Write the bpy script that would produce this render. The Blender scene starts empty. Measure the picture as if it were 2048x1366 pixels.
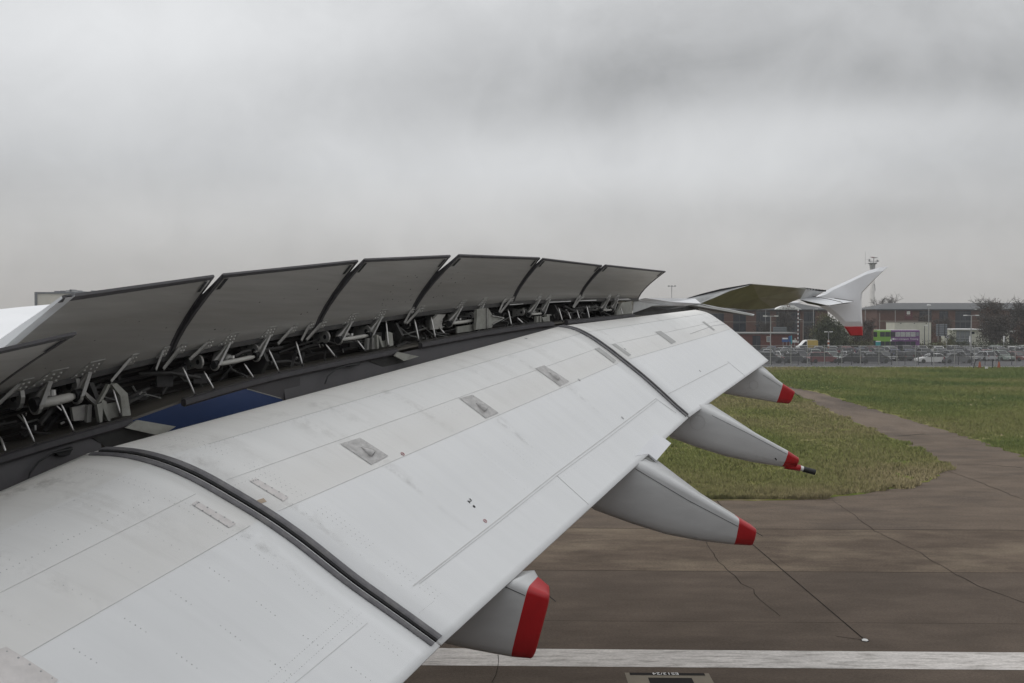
import bpy, math, random
import numpy as np
from mathutils import Vector, Matrix
from mathutils.bvhtree import BVHTree
random.seed(7); rng = np.random.default_rng(7)
R = math.radians
S = bpy.context.scene
C = S.collection
V = Vector

# ------------------------------------------------------------------ camera
CAM = V((0, 0, 7.0)); F = 2000.0; PITCH = math.atan(51 / F)
cd = bpy.data.cameras.new('camera'); cam = bpy.data.objects.new('camera', cd); C.objects.link(cam)
cam.location = CAM; cam.rotation_euler = (R(90) - PITCH, 0, 0)
cd.sensor_width = 36; cd.lens = 36 * F / 2048; cd.clip_start = .1; cd.clip_end = 6000
S.camera = cam

def ray(px, py):
    x = (px - 1024) / F; v = (683 - py) / F
    return V((x, math.cos(PITCH) + v * math.sin(PITCH), -math.sin(PITCH) + v * math.cos(PITCH)))
def U(px, py, Y):                       # the point seen at a pixel, at distance Y
    d = ray(px, py); return CAM + d * (Y / d.y)
def L(px, py, a, b=.673):               # the point seen at a pixel on the plan line X = a + b*Y
    d = ray(px, py); return U(px, py, a / (d.x / d.y - b))
def G(px, py, z=0.0):                   # the point seen at a pixel on the ground
    d = ray(px, py); return CAM + d * ((z - 7.0) / d.z)

# ------------------------------------------------------------------ sky, sun, exposure
SUN_EL, SUN_AZ = R(52), R(-60)          # azimuth from +Y towards +X
W = bpy.data.worlds.new('World'); S.world = W; W.use_nodes = True
nt = W.node_tree; N = nt.nodes; LK = nt.links
for n in list(N): N.remove(n)
def nd(t, **k):
    n = N.new(t)
    for a, b in k.items(): setattr(n, a, b)
    return n
def mth(op, a, b=None, clamp=False):
    n = nd('ShaderNodeMath', operation=op, use_clamp=clamp)
    for i, x in enumerate((a, b)):
        if x is None: continue
        if isinstance(x, (int, float)): n.inputs[i].default_value = x
        else: LK.new(x, n.inputs[i])
    return n.outputs[0]
tc = nd('ShaderNodeTexCoord'); sp = nd('ShaderNodeSeparateXYZ'); LK.new(tc.outputs['Generated'], sp.inputs[0])
X_, Y_, Z_ = sp.outputs
zc = mth('MAXIMUM', Z_, 0.0)
den = mth('ADD', zc, .30)
cmb = nd('ShaderNodeCombineXYZ'); LK.new(mth('MULTIPLY', X_, 1.0), cmb.inputs[0]); LK.new(Y_, cmb.inputs[1]); LK.new(mth('MULTIPLY', Z_, 1.15), cmb.inputs[2])
def cloudnoise(scale, off, detail, rough=.5, dist=.35):
    mp = nd('ShaderNodeMapping'); mp.inputs['Location'].default_value = off; mp.inputs['Scale'].default_value = (scale, scale, scale)
    LK.new(cmb.outputs[0], mp.inputs[0]); nz = nd('ShaderNodeTexNoise')
    nz.inputs['Scale'].default_value = 1; nz.inputs['Detail'].default_value = detail; nz.inputs['Roughness'].default_value = rough; nz.inputs['Distortion'].default_value = dist
    LK.new(mp.outputs[0], nz.inputs['Vector']); return nz.outputs['Fac']
n1 = cloudnoise(2.1, (3.1, 1.7, 0), 6, .5, .6)
n2 = cloudnoise(6.0, (7.3, -2.2, 4), 8, .55, .7)
n3 = cloudnoise(15.0, (1.3, 9.2, 2), 6, .6, 1.0)
base = mth('ADD', .556, mth('MULTIPLY', mth('SUBTRACT', n1, .5), .17))
base = mth('ADD', base, mth('MULTIPLY', mth('SUBTRACT', n2, .5), .15))
base = mth('ADD', base, mth('MULTIPLY', mth('SUBTRACT', n3, .5), .08))
# the large cloud masses over the airfield: azimuth slope, elevation slope, half sizes, depth
fy = mth('MAXIMUM', Y_, .05); azs = mth('DIVIDE', X_, fy); els = mth('DIVIDE', zc, fy)
wob = mth('MULTIPLY', mth('SUBTRACT', n2, .5), 1.15)
for (a0, e0, sa, se, amp) in ((.34, .250, .50, .060, -.165), (.02, .215, .26, .055, -.085), (.34, .196, .17, .026, .10), (.10, .160, .26, .038, .105), (-.28, .262, .25, .07, .10), (-.42, .29, .20, .05, .06),
                              (.30, .098, .30, .020, -.06), (-.45, .132, .24, .036, -.065), (-.16, .11, .30, .034, .06), (.50, .15, .10, .03, -.05), (.20, .32, .4, .03, -.04)):
    dx = mth('DIVIDE', mth('SUBTRACT', azs, a0), sa); dz = mth('DIVIDE', mth('SUBTRACT', els, e0), se)
    q = mth('ADD', mth('MULTIPLY', dx, dx), mth('MULTIPLY', dz, dz))
    q = mth('MAXIMUM', mth('ADD', q, wob), 0.0)
    g = mth('POWER', 2.718, mth('MULTIPLY', q, -.9))
    base = mth('ADD', base, mth('MULTIPLY', g, amp))
base = mth('MULTIPLY', base, mth('ADD', .95, mth('MULTIPLY', zc, .95)))      # overcast: brighter towards the zenith
base = mth('MULTIPLY', base, mth('ADD', .865, mth('MULTIPLY', mth('MULTIPLY', zc, 11.0, True), .135)))   # thicker air low down
base = mth('MAXIMUM', base, .12)
cr = nd('ShaderNodeMix', data_type='RGBA')                                    # warm near the horizon, neutral above
cr.inputs['A'].default_value = (1.03, .995, .955, 1); cr.inputs['B'].default_value = (.985, 1.0, 1.015, 1)
LK.new(mth('MULTIPLY', zc, 7.0, True), cr.inputs['Factor'])
cl = nd('ShaderNodeMix', data_type='RGBA', blend_type='MULTIPLY'); cl.inputs['Factor'].default_value = 1
LK.new(cr.outputs['Result'], cl.inputs['A'])
cg = nd('ShaderNodeCombineColor'); [LK.new(base, cg.inputs[i]) for i in range(3)]
LK.new(cg.outputs[0], cl.inputs['B'])
sky = nd('ShaderNodeTexSky', sky_type='NISHITA'); sky.sun_disc = False; sky.sun_elevation = SUN_EL; sky.sun_rotation = SUN_AZ
b1 = nd('ShaderNodeBackground'); LK.new(sky.outputs[0], b1.inputs[0]); b1.inputs[1].default_value = .06
b2 = nd('ShaderNodeBackground'); LK.new(cl.outputs['Result'], b2.inputs[0]); b2.inputs[1].default_value = 1.0
mx = nd('ShaderNodeMixShader'); mx.inputs[0].default_value = .955                # cloud cover
LK.new(b1.outputs[0], mx.inputs[1]); LK.new(b2.outputs[0], mx.inputs[2])
wo = nd('ShaderNodeOutputWorld'); LK.new(mx.outputs[0], wo.inputs[0])
sd = bpy.data.lights.new('sun', 'SUN'); sun = bpy.data.objects.new('sun', sd); C.objects.link(sun)
sd.energy = .85; sd.angle = R(45); sd.color = (1, .97, .93)
sdir = V((math.sin(SUN_AZ) * math.cos(SUN_EL), math.cos(SUN_AZ) * math.cos(SUN_EL), math.sin(SUN_EL)))
sun.rotation_euler = sdir.to_track_quat('Z', 'Y').to_euler()
S.view_settings.view_transform = 'Standard'; S.view_settings.look = 'None'
S.view_settings.exposure = 0; S.view_settings.gamma = 1; S.view_settings.use_curve_mapping = False
S.cycles.max_bounces = 6; S.cycles.transparent_max_bounces = 24

# ------------------------------------------------------------------ helpers
def link(o, parent=None):
    C.objects.link(o)
    if parent is not None:
        o.parent = parent
        if parent.parent is None: o.matrix_parent_inverse = parent.matrix_local.inverted() if parent.get('_w') else Matrix.Identity(4)
    return o
def mesh(name, v, f, mat, smooth=False, uv=None):
    m = bpy.data.meshes.new(name); m.from_pydata([tuple(p) for p in v], [], f); 
    if mat: m.materials.append(mat)
    if smooth: m.polygons.foreach_set('use_smooth', [True] * len(m.polygons))
    if uv is not None:
        ul = m.uv_layers.new(name='UVMap'); li = np.empty(len(m.loops), dtype=np.int32); m.loops.foreach_get('vertex_index', li)
        ul.data.foreach_set('uv', np.asarray(uv, dtype=np.float32)[li].ravel())
    m.validate(); m.update(); return m
def obj(name, v, f, mat, parent=None, smooth=False, uv=None, kind=None, label=None):
    o = bpy.data.objects.new(name, mesh(name, v, f, mat, smooth, uv)); link(o, parent)
    if kind: o['kind'] = kind
    if label: o['label'] = label
    return o
def thing(name, label, cat, loc=(0, 0, 0), rz=0, group=None, world=False):
    o = bpy.data.objects.new(name, None); C.objects.link(o); o.location = loc; o.rotation_euler = (0, 0, rz); o.empty_display_size = .2
    o['label'] = label; o['category'] = cat
    if group: o['group'] = group
    if world: o['_w'] = 1; bpy.context.view_layer.update()
    return o
class MB:
    def __init__(s): s.v = []; s.f = []
    def add(s, v, f):
        k = len(s.v); s.v += [V(p) for p in v]; s.f += [tuple(i + k for i in q) for q in f]; return s
    def box(s, c, d, rz=0):
        x, y, z = [q / 2 for q in d]; cz, sz = math.cos(rz), math.sin(rz); c = V(c)
        vs = [c + V((a * x * cz - b * y * sz, a * x * sz + b * y * cz, e * z)) for a in (-1, 1) for b in (-1, 1) for e in (-1, 1)]
        return s.add(vs, [(0, 1, 3, 2), (4, 6, 7, 5), (0, 4, 5, 1), (2, 3, 7, 6), (0, 2, 6, 4), (1, 5, 7, 3)])
    def bx(s, x0, x1, y0, y1, z0, z1): return s.box(((x0 + x1) / 2, (y0 + y1) / 2, (z0 + z1) / 2), (x1 - x0, y1 - y0, z1 - z0))
    def tube(s, pts, r, n=8, cap=True):
        pts = [V(p) for p in pts]; rr = r if isinstance(r, (list, tuple)) else [r] * len(pts); rows = []
        for i, p in enumerate(pts):
            t = (pts[min(i + 1, len(pts) - 1)] - pts[max(i - 1, 0)]).normalized()
            a = t.cross(V((0, 0, 1)) if abs(t.z) < .95 else V((1, 0, 0))).normalized(); b = t.cross(a)
            rows.append([p + (a * math.cos(2 * math.pi * k / n) + b * math.sin(2 * math.pi * k / n)) * rr[i] for k in range(n)])
        v = [p for r_ in rows for p in r_]; f = []
        for i in range(len(pts) - 1):
            for k in range(n): f.append((i * n + k, i * n + (k + 1) % n, (i + 1) * n + (k + 1) % n, (i + 1) * n + k))
        if cap: f.append(tuple(range(n))[::-1]); f.append(tuple((len(pts) - 1) * n + k for k in range(n)))
        return s.add(v, f)
    def prism(s, poly, ext):
        n = len(poly); poly = [V(p) for p in poly]; ext = V(ext)
        return s.add(poly + [p + ext for p in poly], [tuple(range(n))[::-1], tuple(range(n, 2 * n))] + [(i, (i + 1) % n, n + (i + 1) % n, n + i) for i in range(n)])
    def dome(s, c, nrm, r, h=None, n=6):
        c = V(c); nrm = V(nrm).normalized(); a = nrm.orthogonal().normalized(); b = nrm.cross(a); h = r * .8 if h is None else h
        ring = [c + (a * math.cos(2 * math.pi * k / n) + b * math.sin(2 * math.pi * k / n)) * r for k in range(n)]
        return s.add(ring + [c + nrm * h], [(k, (k + 1) % n, n) for k in range(n)])
    def ball(s, c, r, n=6):
        c = V(c); rows = [[c + V((math.cos(2 * math.pi * k / n) * math.sin(t), math.sin(2 * math.pi * k / n) * math.sin(t), math.cos(t))) * r for k in range(n)] for t in (.5, 1.2, 1.9, 2.6)]
        v = [p for q in rows for p in q]; f = [(i * n + k, i * n + (k + 1) % n, (i + 1) * n + (k + 1) % n, (i + 1) * n + k) for i in range(3) for k in range(n)]
        return s.add(v, f + [tuple(range(n)), tuple(range(3 * n, 4 * n))])
    def grid(s, rows, closed=False):
        n = len(rows[0]); f = []
        for i in range(len(rows) - 1):
            for k in range(n if closed else n - 1): f.append((i * n + k, i * n + (k + 1) % n, (i + 1) * n + (k + 1) % n, (i + 1) * n + k))
        return s.add([p for r_ in rows for p in r_], f)
    def cap(s, row):
        return s.add(row, [tuple(range(len(row)))])
    def ribbon(s, pts, nrms, w, off=.003, th=.002):
        rows = []
        for i, p in enumerate(pts):
            t = (pts[min(i + 1, len(pts) - 1)] - pts[max(i - 1, 0)]).normalized(); n = nrms[i]; b = t.cross(n).normalized() * (w / 2)
            rows.append([p + b + n * (off - th), p + b + n * off, p - b + n * off, p - b + n * (off - th)])
        return s.grid(rows)
    def obj(s, name, mat, parent=None, smooth=False, kind=None, label=None): return obj(name, s.v, s.f, mat, parent, smooth, None, kind, label)

# ------------------------------------------------------------------ materials
def mat(name, col, rough=.6, metal=0, var=.12, vscale=3.0, vec='Object', stretch=(1, 1, 1), bump=0, bscale=60, spec=.5, dirt=None, dscale=1.0, damt=.5, objcol=False, coat=0, grain=0, gscale=30):
    m = bpy.data.materials.new(name); m.use_nodes = True; t = m.node_tree; b = t.nodes['Principled BSDF']
    b.inputs['Roughness'].default_value = rough; b.inputs['Metallic'].default_value = metal; b.inputs['Specular IOR Level'].default_value = .08 if grain else spec
    b.inputs['Coat Weight'].default_value = coat
    tcn = t.nodes.new('ShaderNodeTexCoord'); mp = t.nodes.new('ShaderNodeMapping'); mp.inputs['Scale'].default_value = stretch
    t.links.new(tcn.outputs[vec], mp.inputs[0])
    nz = t.nodes.new('ShaderNodeTexNoise'); nz.inputs['Scale'].default_value = vscale; nz.inputs['Detail'].default_value = 6; nz.inputs['Roughness'].default_value = .6
    t.links.new(mp.outputs[0], nz.inputs['Vector'])
    mr = t.nodes.new('ShaderNodeMapRange'); mr.inputs['From Min'].default_value = .3; mr.inputs['From Max'].default_value = .7
    mr.inputs['To Min'].default_value = 1 - var; mr.inputs['To Max'].default_value = 1 + var
    t.links.new(nz.outputs['Fac'], mr.inputs['Value'])
    mul = t.nodes.new('ShaderNodeMix'); mul.data_type = 'RGBA'; mul.blend_type = 'MULTIPLY'; mul.inputs['Factor'].default_value = 1
    mul.inputs['A'].default_value = (*col, 1)
    if objcol:
        oi = t.nodes.new('ShaderNodeObjectInfo'); t.links.new(oi.outputs['Color'], mul.inputs['A'])
    t.links.new(mr.outputs['Result'], mul.inputs['B']); out = mul.outputs['Result']
    if dirt:
        n2 = t.nodes.new('ShaderNodeTexNoise'); n2.inputs['Scale'].default_value = dscale; n2.inputs['Detail'].default_value = 8; n2.inputs['Roughness'].default_value = .65
        t.links.new(mp.outputs[0], n2.inputs['Vector'])
        r2 = t.nodes.new('ShaderNodeMapRange'); r2.inputs['From Min'].default_value = .48; r2.inputs['From Max'].default_value = .72; r2.inputs['To Max'].default_value = damt
        t.links.new(n2.outputs['Fac'], r2.inputs['Value'])
        m2 = t.nodes.new('ShaderNodeMix'); m2.data_type = 'RGBA'; t.links.new(r2.outputs['Result'], m2.inputs['Factor']); t.links.new(out, m2.inputs['A']); m2.inputs['B'].default_value = (*dirt, 1)
        out = m2.outputs['Result']
    if grain:
        n4 = t.nodes.new('ShaderNodeTexNoise'); n4.inputs['Scale'].default_value = gscale; n4.inputs['Detail'].default_value = 3; n4.inputs['Roughness'].default_value = .7
        mp4 = t.nodes.new('ShaderNodeMapping'); mp4.inputs['Scale'].default_value = (.6, 1, 1); t.links.new(tcn.outputs[vec], mp4.inputs[0]); t.links.new(mp4.outputs[0], n4.inputs['Vector'])
        r4 = t.nodes.new('ShaderNodeMapRange'); r4.inputs['From Min'].default_value = .25; r4.inputs['From Max'].default_value = .75; r4.inputs['To Min'].default_value = 1 - grain; r4.inputs['To Max'].default_value = 1 + grain
        t.links.new(n4.outputs['Fac'], r4.inputs['Value']); m4 = t.nodes.new('ShaderNodeMix'); m4.data_type = 'RGBA'; m4.blend_type = 'MULTIPLY'; m4.inputs['Factor'].default_value = 1
        t.links.new(out, m4.inputs['A']); t.links.new(r4.outputs['Result'], m4.inputs['B']); out = m4.outputs['Result']
    t.links.new(out, b.inputs['Base Color'])
    if bump:
        n3 = t.nodes.new('ShaderNodeTexNoise'); n3.inputs['Scale'].default_value = bscale; n3.inputs['Detail'].default_value = 4
        t.links.new(tcn.outputs[vec], n3.inputs['Vector'])
        bp = t.nodes.new('ShaderNodeBump'); bp.inputs['Strength'].default_value = bump; bp.inputs['Distance'].default_value = .02
        t.links.new(n3.outputs['Fac'], bp.inputs['Height']); t.links.new(bp.outputs[0], b.inputs['Normal'])
    return m
def flap_paint():
    m = bpy.data.materials.new('flap_paint'); m.use_nodes = True; t = m.node_tree; b = t.nodes['Principled BSDF']
    b.inputs['Roughness'].default_value = .33; b.inputs['Specular IOR Level'].default_value = .45
    n = lambda k: t.nodes.new(k); l = t.links.new
    tcn = n('ShaderNodeTexCoord'); sx = n('ShaderNodeSeparateXYZ'); l(tcn.outputs['UV'], sx.inputs[0])
    nzm = n('ShaderNodeTexNoise'); mp = n('ShaderNodeMapping'); mp.inputs['Scale'].default_value = (6, 1.6, 1); l(tcn.outputs['UV'], mp.inputs[0]); l(mp.outputs[0], nzm.inputs['Vector'])
    nzm.inputs['Scale'].default_value = 1.0; nzm.inputs['Detail'].default_value = 8; nzm.inputs['Roughness'].default_value = .62
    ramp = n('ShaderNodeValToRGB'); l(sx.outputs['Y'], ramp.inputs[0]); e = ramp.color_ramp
    cols = [(0, (.80, .785, .75)), (.055, (.77, .76, .735)), (.145, (.715, .71, .69)), (.153, (.745, .745, .735)), (.30, (.74, .738, .725)), (.40, (.715, .708, .69)), (.455, (.72, .715, .698)), (.462, (.758, .765, .768)), (1, (.752, .762, .768))]  # nose end lightened in the colour to offset the shade there
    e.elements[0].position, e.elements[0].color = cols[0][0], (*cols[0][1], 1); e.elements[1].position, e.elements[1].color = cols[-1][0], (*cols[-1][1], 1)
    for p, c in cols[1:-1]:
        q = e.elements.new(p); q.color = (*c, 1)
    mr = n('ShaderNodeMapRange'); l(nzm.outputs['Fac'], mr.inputs['Value']); mr.inputs['From Min'].default_value = .3; mr.inputs['From Max'].default_value = .72; mr.inputs['To Min'].default_value = .965; mr.inputs['To Max'].default_value = 1.025
    mu = n('ShaderNodeMix'); mu.data_type = 'RGBA'; mu.blend_type = 'MULTIPLY'; mu.inputs['Factor'].default_value = 1; l(ramp.outputs[0], mu.inputs['A']); l(mr.outputs['Result'], mu.inputs['B'])
    # grime streaks carried back from the nose
    n2 = n('ShaderNodeTexNoise'); m2 = n('ShaderNodeMapping'); m2.inputs['Scale'].default_value = (5, 1.4, 1); l(tcn.outputs['UV'], m2.inputs[0]); l(m2.outputs[0], n2.inputs['Vector'])
    n2.inputs['Scale'].default_value = 1.3; n2.inputs['Detail'].default_value = 9; n2.inputs['Roughness'].default_value = .7
    r2 = n('ShaderNodeMapRange'); l(n2.outputs['Fac'], r2.inputs['Value']); r2.inputs['From Min'].default_value = .52; r2.inputs['From Max'].default_value = .8; r2.inputs['To Max'].default_value = .38
    fd = n('ShaderNodeMapRange'); l(sx.outputs['Y'], fd.inputs['Value']); fd.inputs['From Min'].default_value = .05; fd.inputs['From Max'].default_value = .7; fd.inputs['To Min'].default_value = 1; fd.inputs['To Max'].default_value = .1
    mm = n('ShaderNodeMath'); mm.operation = 'MULTIPLY'; l(r2.outputs['Result'], mm.inputs[0]); l(fd.outputs['Result'], mm.inputs[1])
    m3 = n('ShaderNodeMix'); m3.data_type = 'RGBA'; l(mm.outputs[0], m3.inputs['Factor']); l(mu.outputs['Result'], m3.inputs['A']); m3.inputs['B'].default_value = (.42, .40, .36, 1)
    l(m3.outputs['Result'], b.inputs['Base Color'])
    rr = n('ShaderNodeMapRange'); l(nzm.outputs['Fac'], rr.inputs['Value']); rr.inputs['To Min'].default_value = .26; rr.inputs['To Max'].default_value = .5; l(rr.outputs['Result'], b.inputs['Roughness'])
    return m
M = {}
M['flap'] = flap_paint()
M['wing'] = mat('wing_paint', (.74, .75, .77), .4, var=.04, vscale=1.2)
M['fairing'] = mat('fairing_paint', (.53, .535, .535), .3, var=.06, vscale=2, stretch=(1, 1, 3))
M['red'] = mat('red_paint', (.42, .012, .016), .38, var=.08, vscale=6)
M['spoiler'] = mat('spoiler_underside', (.445, .436, .415), .44, metal=.25, var=.09, vscale=2.0, stretch=(.5, .5, 9), dirt=(.34, .32, .28), dscale=.9, damt=.5)
M['spoiler_top'] = mat('spoiler_top', (.70, .71, .72), .4, var=.05)
M['seal'] = mat('rubber_seal', (.055, .052, .056), .6, var=.2, vscale=8)
M['seal2'] = mat('grey_seal', (.115, .112, .12), .5, var=.2, vscale=9, dirt=(.3, .29, .27), dscale=7, damt=.35)
M['black'] = mat('black_rubber', (.018, .018, .019), .6, var=.2)
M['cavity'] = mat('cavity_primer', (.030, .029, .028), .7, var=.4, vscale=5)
M['clutter'] = mat('line_dark', (.05, .048, .046), .5, var=.3, vscale=7)
M['bracket'] = mat('bracket_metal', (.37, .362, .342), .45, metal=.3, var=.2, vscale=9)
M['flange'] = mat('flange_metal', (.33, .325, .31), .4, metal=.3, var=.15, vscale=9)
M['bolt'] = mat('bolt_metal', (.78, .77, .74), .4, metal=.1, var=.1)
M['rod'] = mat('rod_metal', (.55, .54, .52), .3, metal=.75, var=.1)
M['bar'] = mat('bar_paint', (.55, .54, .50), .4, var=.08, vscale=7)
M['frame'] = mat('frame_primer', (.30, .30, .27), .5, var=.15, vscale=8, dirt=(.12, .11, .09), dscale=5, damt=.5)
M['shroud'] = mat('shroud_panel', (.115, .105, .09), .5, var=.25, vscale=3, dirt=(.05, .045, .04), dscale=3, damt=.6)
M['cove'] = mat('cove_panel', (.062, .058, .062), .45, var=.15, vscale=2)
M['navy'] = mat('navy_paint', (.0028, .0135, .052), .5, var=.12, vscale=1, spec=.12)
M['plate'] = mat('bare_plate', (.43, .42, .41), .38, metal=.35, var=.22, vscale=16, dirt=(.56, .55, .54), dscale=10, damt=.7)
M['plate_pale'] = mat('pale_plate', (.63, .60, .585), .45, var=.1, vscale=10)
M['plate_grey'] = mat('grey_plate', (.40, .40, .39), .5, var=.1, vscale=10)
M['rivet'] = mat('rivet_metal', (.40, .40, .40), .5, metal=.2, var=.3, vscale=25)
M['joint'] = mat('joint_sealant', (.56, .56, .55), .6, var=.1)
M['mark'] = mat('black_mark', (.02, .02, .02), .6)
M['redmark'] = mat('red_mark', (.30, .05, .06), .6)
M['stain'] = mat('brown_stain', (.40, .32, .24), .7, var=.2, vscale=20)
M['aileron'] = mat('aileron_underside', (.19, .185, .135), .35, var=.3, vscale=1.2, stretch=(1, .3, 1), dirt=(.07, .062, .045), dscale=1.4, damt=.75)  # olive base puts the reflection of the grass into the paint colour
M['lightgrey'] = mat('light_grey_paint', (.50, .51, .51), .4, var=.1, vscale=3)
M['midgrey'] = mat('mid_grey_paint', (.20, .20, .19), .5, var=.15, vscale=3)
M['tarmac'] = mat('runway_tarmac', (.108, .085, .068), .85, var=.20, vscale=1.1, stretch=(.5, 1.1, 1), bump=.5, bscale=40, dirt=(.083, .066, .053), dscale=.5, damt=.75, grain=.26, gscale=26)
M['tarmac2'] = mat('weathered_strip', (.114, .088, .068), .88, var=.22, vscale=1.5, stretch=(.45, 1.0, 1), bump=.5, bscale=40, dirt=(.235, .19, .14), dscale=.42, damt=.9, grain=.32, gscale=22)
M['tarmac3'] = mat('shoulder_tarmac', (.135, .106, .083), .86, var=.20, vscale=1.1, stretch=(.45, 1.0, 1), bump=.5, bscale=40, dirt=(.072, .060, .052), dscale=.45, damt=.7, grain=.26, gscale=18)
M['taxi'] = mat('taxiway_tarmac', (.155, .122, .096), .86, var=.18, vscale=.5, stretch=(1, .35, 1), dirt=(.062, .052, .048), dscale=.2, damt=.9, grain=.26, gscale=10)
M['gap'] = mat('joint_filler', (.018, .016, .014), .9, var=.2, spec=.05)
M['tar'] = mat('tar_seal', (.026, .021, .018), .9, var=.5, spec=.05)
M['line'] = mat('line_paint', (.58, .55, .525), .75, var=.15, vscale=2.2, stretch=(.35, 2.0, 1), dirt=(.16, .145, .125), dscale=4.5, damt=.8, bump=.3, bscale=50, grain=.2, gscale=20)
M['sand'] = mat('beige_marking', (.20, .172, .13), .8, var=.1)
M['signblack'] = mat('black_marking', (.022, .02, .019), .85, spec=.1)
M['white'] = mat('white_paint', (.75, .75, .74), .5, var=.06)
M['ground'] = mat('ground_earth', (.075, .078, .04), .95, var=.3, vscale=.2)
M['carpark'] = mat('car_park_tarmac', (.095, .094, .098), .9, var=.15, vscale=.4)
M['verge'] = mat('verge_grass', (.07, .085, .03), .95, var=.35, vscale=.8)
M['galv'] = mat('galvanised', (.36, .36, .36), .45, metal=.3, var=.1)
M['dark'] = mat('dark_paint', (.03, .03, .032), .5)
M['brick'] = mat('brick_wall', (.105, .050, .037), .85, var=.2, vscale=1.5)
M['brick2'] = mat('red_brick', (.115, .040, .030), .85, var=.2, vscale=2)
M['slate'] = mat('slate_roof', (.072, .075, .078), .7, var=.12, vscale=1)
M['glazing'] = mat('dark_glazing', (.018, .022, .032), .12, var=.2, vscale=.6)
M['mullion'] = mat('mullion_grey', (.055, .058, .065), .5)
M['string'] = mat('stone_course', (.22, .19, .165), .8)
M['cream'] = mat('cream_panel', (.56, .55, .48), .6, var=.08, vscale=.8)
M['maroon'] = mat('maroon_panel', (.10, .015, .02), .5)
M['concrete'] = mat('pale_concrete', (.56, .54, .52), .8, var=.12, vscale=.4)
M['towergrey'] = mat('tower_grey', (.33, .33, .33), .6, var=.15, vscale=.5)
M['car'] = mat('car_paint', (.3, .3, .3), .28, var=.05, objcol=True, coat=.4)
M['glass'] = mat('car_glass', (.018, .02, .024), .1, var=.1)
M['tyre'] = mat('tyre_rubber', (.02, .02, .02), .8)
M['headlight'] = mat('headlight', (.7, .7, .68), .2)
M['taillight'] = mat('tail_light', (.30, .02, .02), .3)
M['buspurple'] = mat('bus_purple', (.125, .04, .15), .35, var=.06)
M['busgreen'] = mat('bus_green', (.17, .34, .045), .35, var=.06)
M['busglass'] = mat('bus_glass', (.03, .032, .04), .15)
M['blind'] = mat('bus_see_through', (.36, .37, .36), .3, var=.25, vscale=3)
M['yellow'] = mat('van_yellow', (.42, .30, .07), .45)
M['signgrey'] = mat('sign_back', (.21, .225, .24), .5, var=.1)
M['signblue'] = mat('sign_blue', (.03, .10, .28), .5)
M['teal'] = mat('sign_teal', (.03, .28, .30), .5)
M['orange'] = mat('orange_marker', (.30, .085, .04), .6)
M['bark'] = mat('bark', (.06, .05, .042), .9, var=.25, vscale=6)
M['slats'] = mat('louvre_grey', (.17, .19, .21), .5)
M['hangar'] = mat('hangar_cladding', (.58, .55, .49), .6, var=.05, vscale=.3)
M['slatedark'] = mat('dark_steel', (.10, .11, .125), .55)
def leafmat(name, cols, rough=.8):
    m = bpy.data.materials.new(name); m.use_nodes = True; t = m.node_tree; b = t.nodes['Principled BSDF']; b.inputs['Roughness'].default_value = rough
    at = t.nodes.new('ShaderNodeAttribute'); at.attribute_name = 'tone'
    cr_ = t.nodes.new('ShaderNodeValToRGB'); e = cr_.color_ramp; e.elements[0].color = (*cols[0], 1); e.elements[1].color = (*cols[-1], 1)
    for i, c in enumerate(cols[1:-1]):
        q = e.elements.new((i + 1) / (len(cols) - 1)); q.color = (*c, 1)
    t.links.new(at.outputs['Fac'], cr_.inputs[0]); t.links.new(cr_.outputs[0], b.inputs['Base Color']); return m
M['leafdark'] = leafmat('leaf_dark', [(.022, .028, .014), (.045, .055, .022), (.075, .085, .03)])
M['leafyellow'] = leafmat('leaf_olive', [(.03, .035, .015), (.075, .075, .025), (.15, .13, .04)])
M['leafred'] = leafmat('leaf_russet', [(.035, .024, .018), (.075, .042, .026), (.11, .065, .035)])
M['leafbrown'] = leafmat('leaf_brown', [(.03, .026, .022), (.055, .045, .036), (.08, .065, .05)])
M['blade'] = leafmat('grass_blade', [(.072, .112, .016), (.146, .162, .034), (.235, .195, .088), (.37, .295, .175)])
def grass_ground():
    m = bpy.data.materials.new('grass_ground'); m.use_nodes = True; t = m.node_tree; b = t.nodes['Principled BSDF']; b.inputs['Roughness'].default_value = .95; b.inputs['Specular IOR Level'].default_value = .1
    g = t.nodes.new('ShaderNodeNewGeometry')
    def nz(s, st, d=6, r=.6):
        mp = t.nodes.new('ShaderNodeMapping'); mp.inputs['Scale'].default_value = st; t.links.new(g.outputs['Position'], mp.inputs[0])
        n = t.nodes.new('ShaderNodeTexNoise'); n.inputs['Scale'].default_value = s; n.inputs['Detail'].default_value = d; n.inputs['Roughness'].default_value = r; t.links.new(mp.outputs[0], n.inputs['Vector']); return n.outputs['Fac']
    a = nz(.16, (.6, 1, 1), 6, .65); c = nz(2.6, (.5, 1, 1), 5, .7)
    ad = t.nodes.new('ShaderNodeMath'); ad.operation = 'MULTIPLY_ADD'; t.links.new(c, ad.inputs[0]); ad.inputs[1].default_value = .65; t.links.new(a, ad.inputs[2])
    cr_ = t.nodes.new('ShaderNodeValToRGB'); e = cr_.color_ramp
    t.links.new(ad.outputs[0], cr_.inputs[0])
    e.elements[0].position = .56; e.elements[0].color = (.055, .088, .014, 1); e.elements[1].position = 1.0; e.elements[1].color = (.31, .26, .15, 1)
    for p, col in ((.72, (.11, .138, .028)), (.84, (.165, .16, .045)), (.92, (.23, .20, .10))):
        q = e.elements.new(p); q.color = (*col, 1)
    t.links.new(cr_.outputs[0], b.inputs['Base Color']); return m
M['grass'] = grass_ground()
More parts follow.
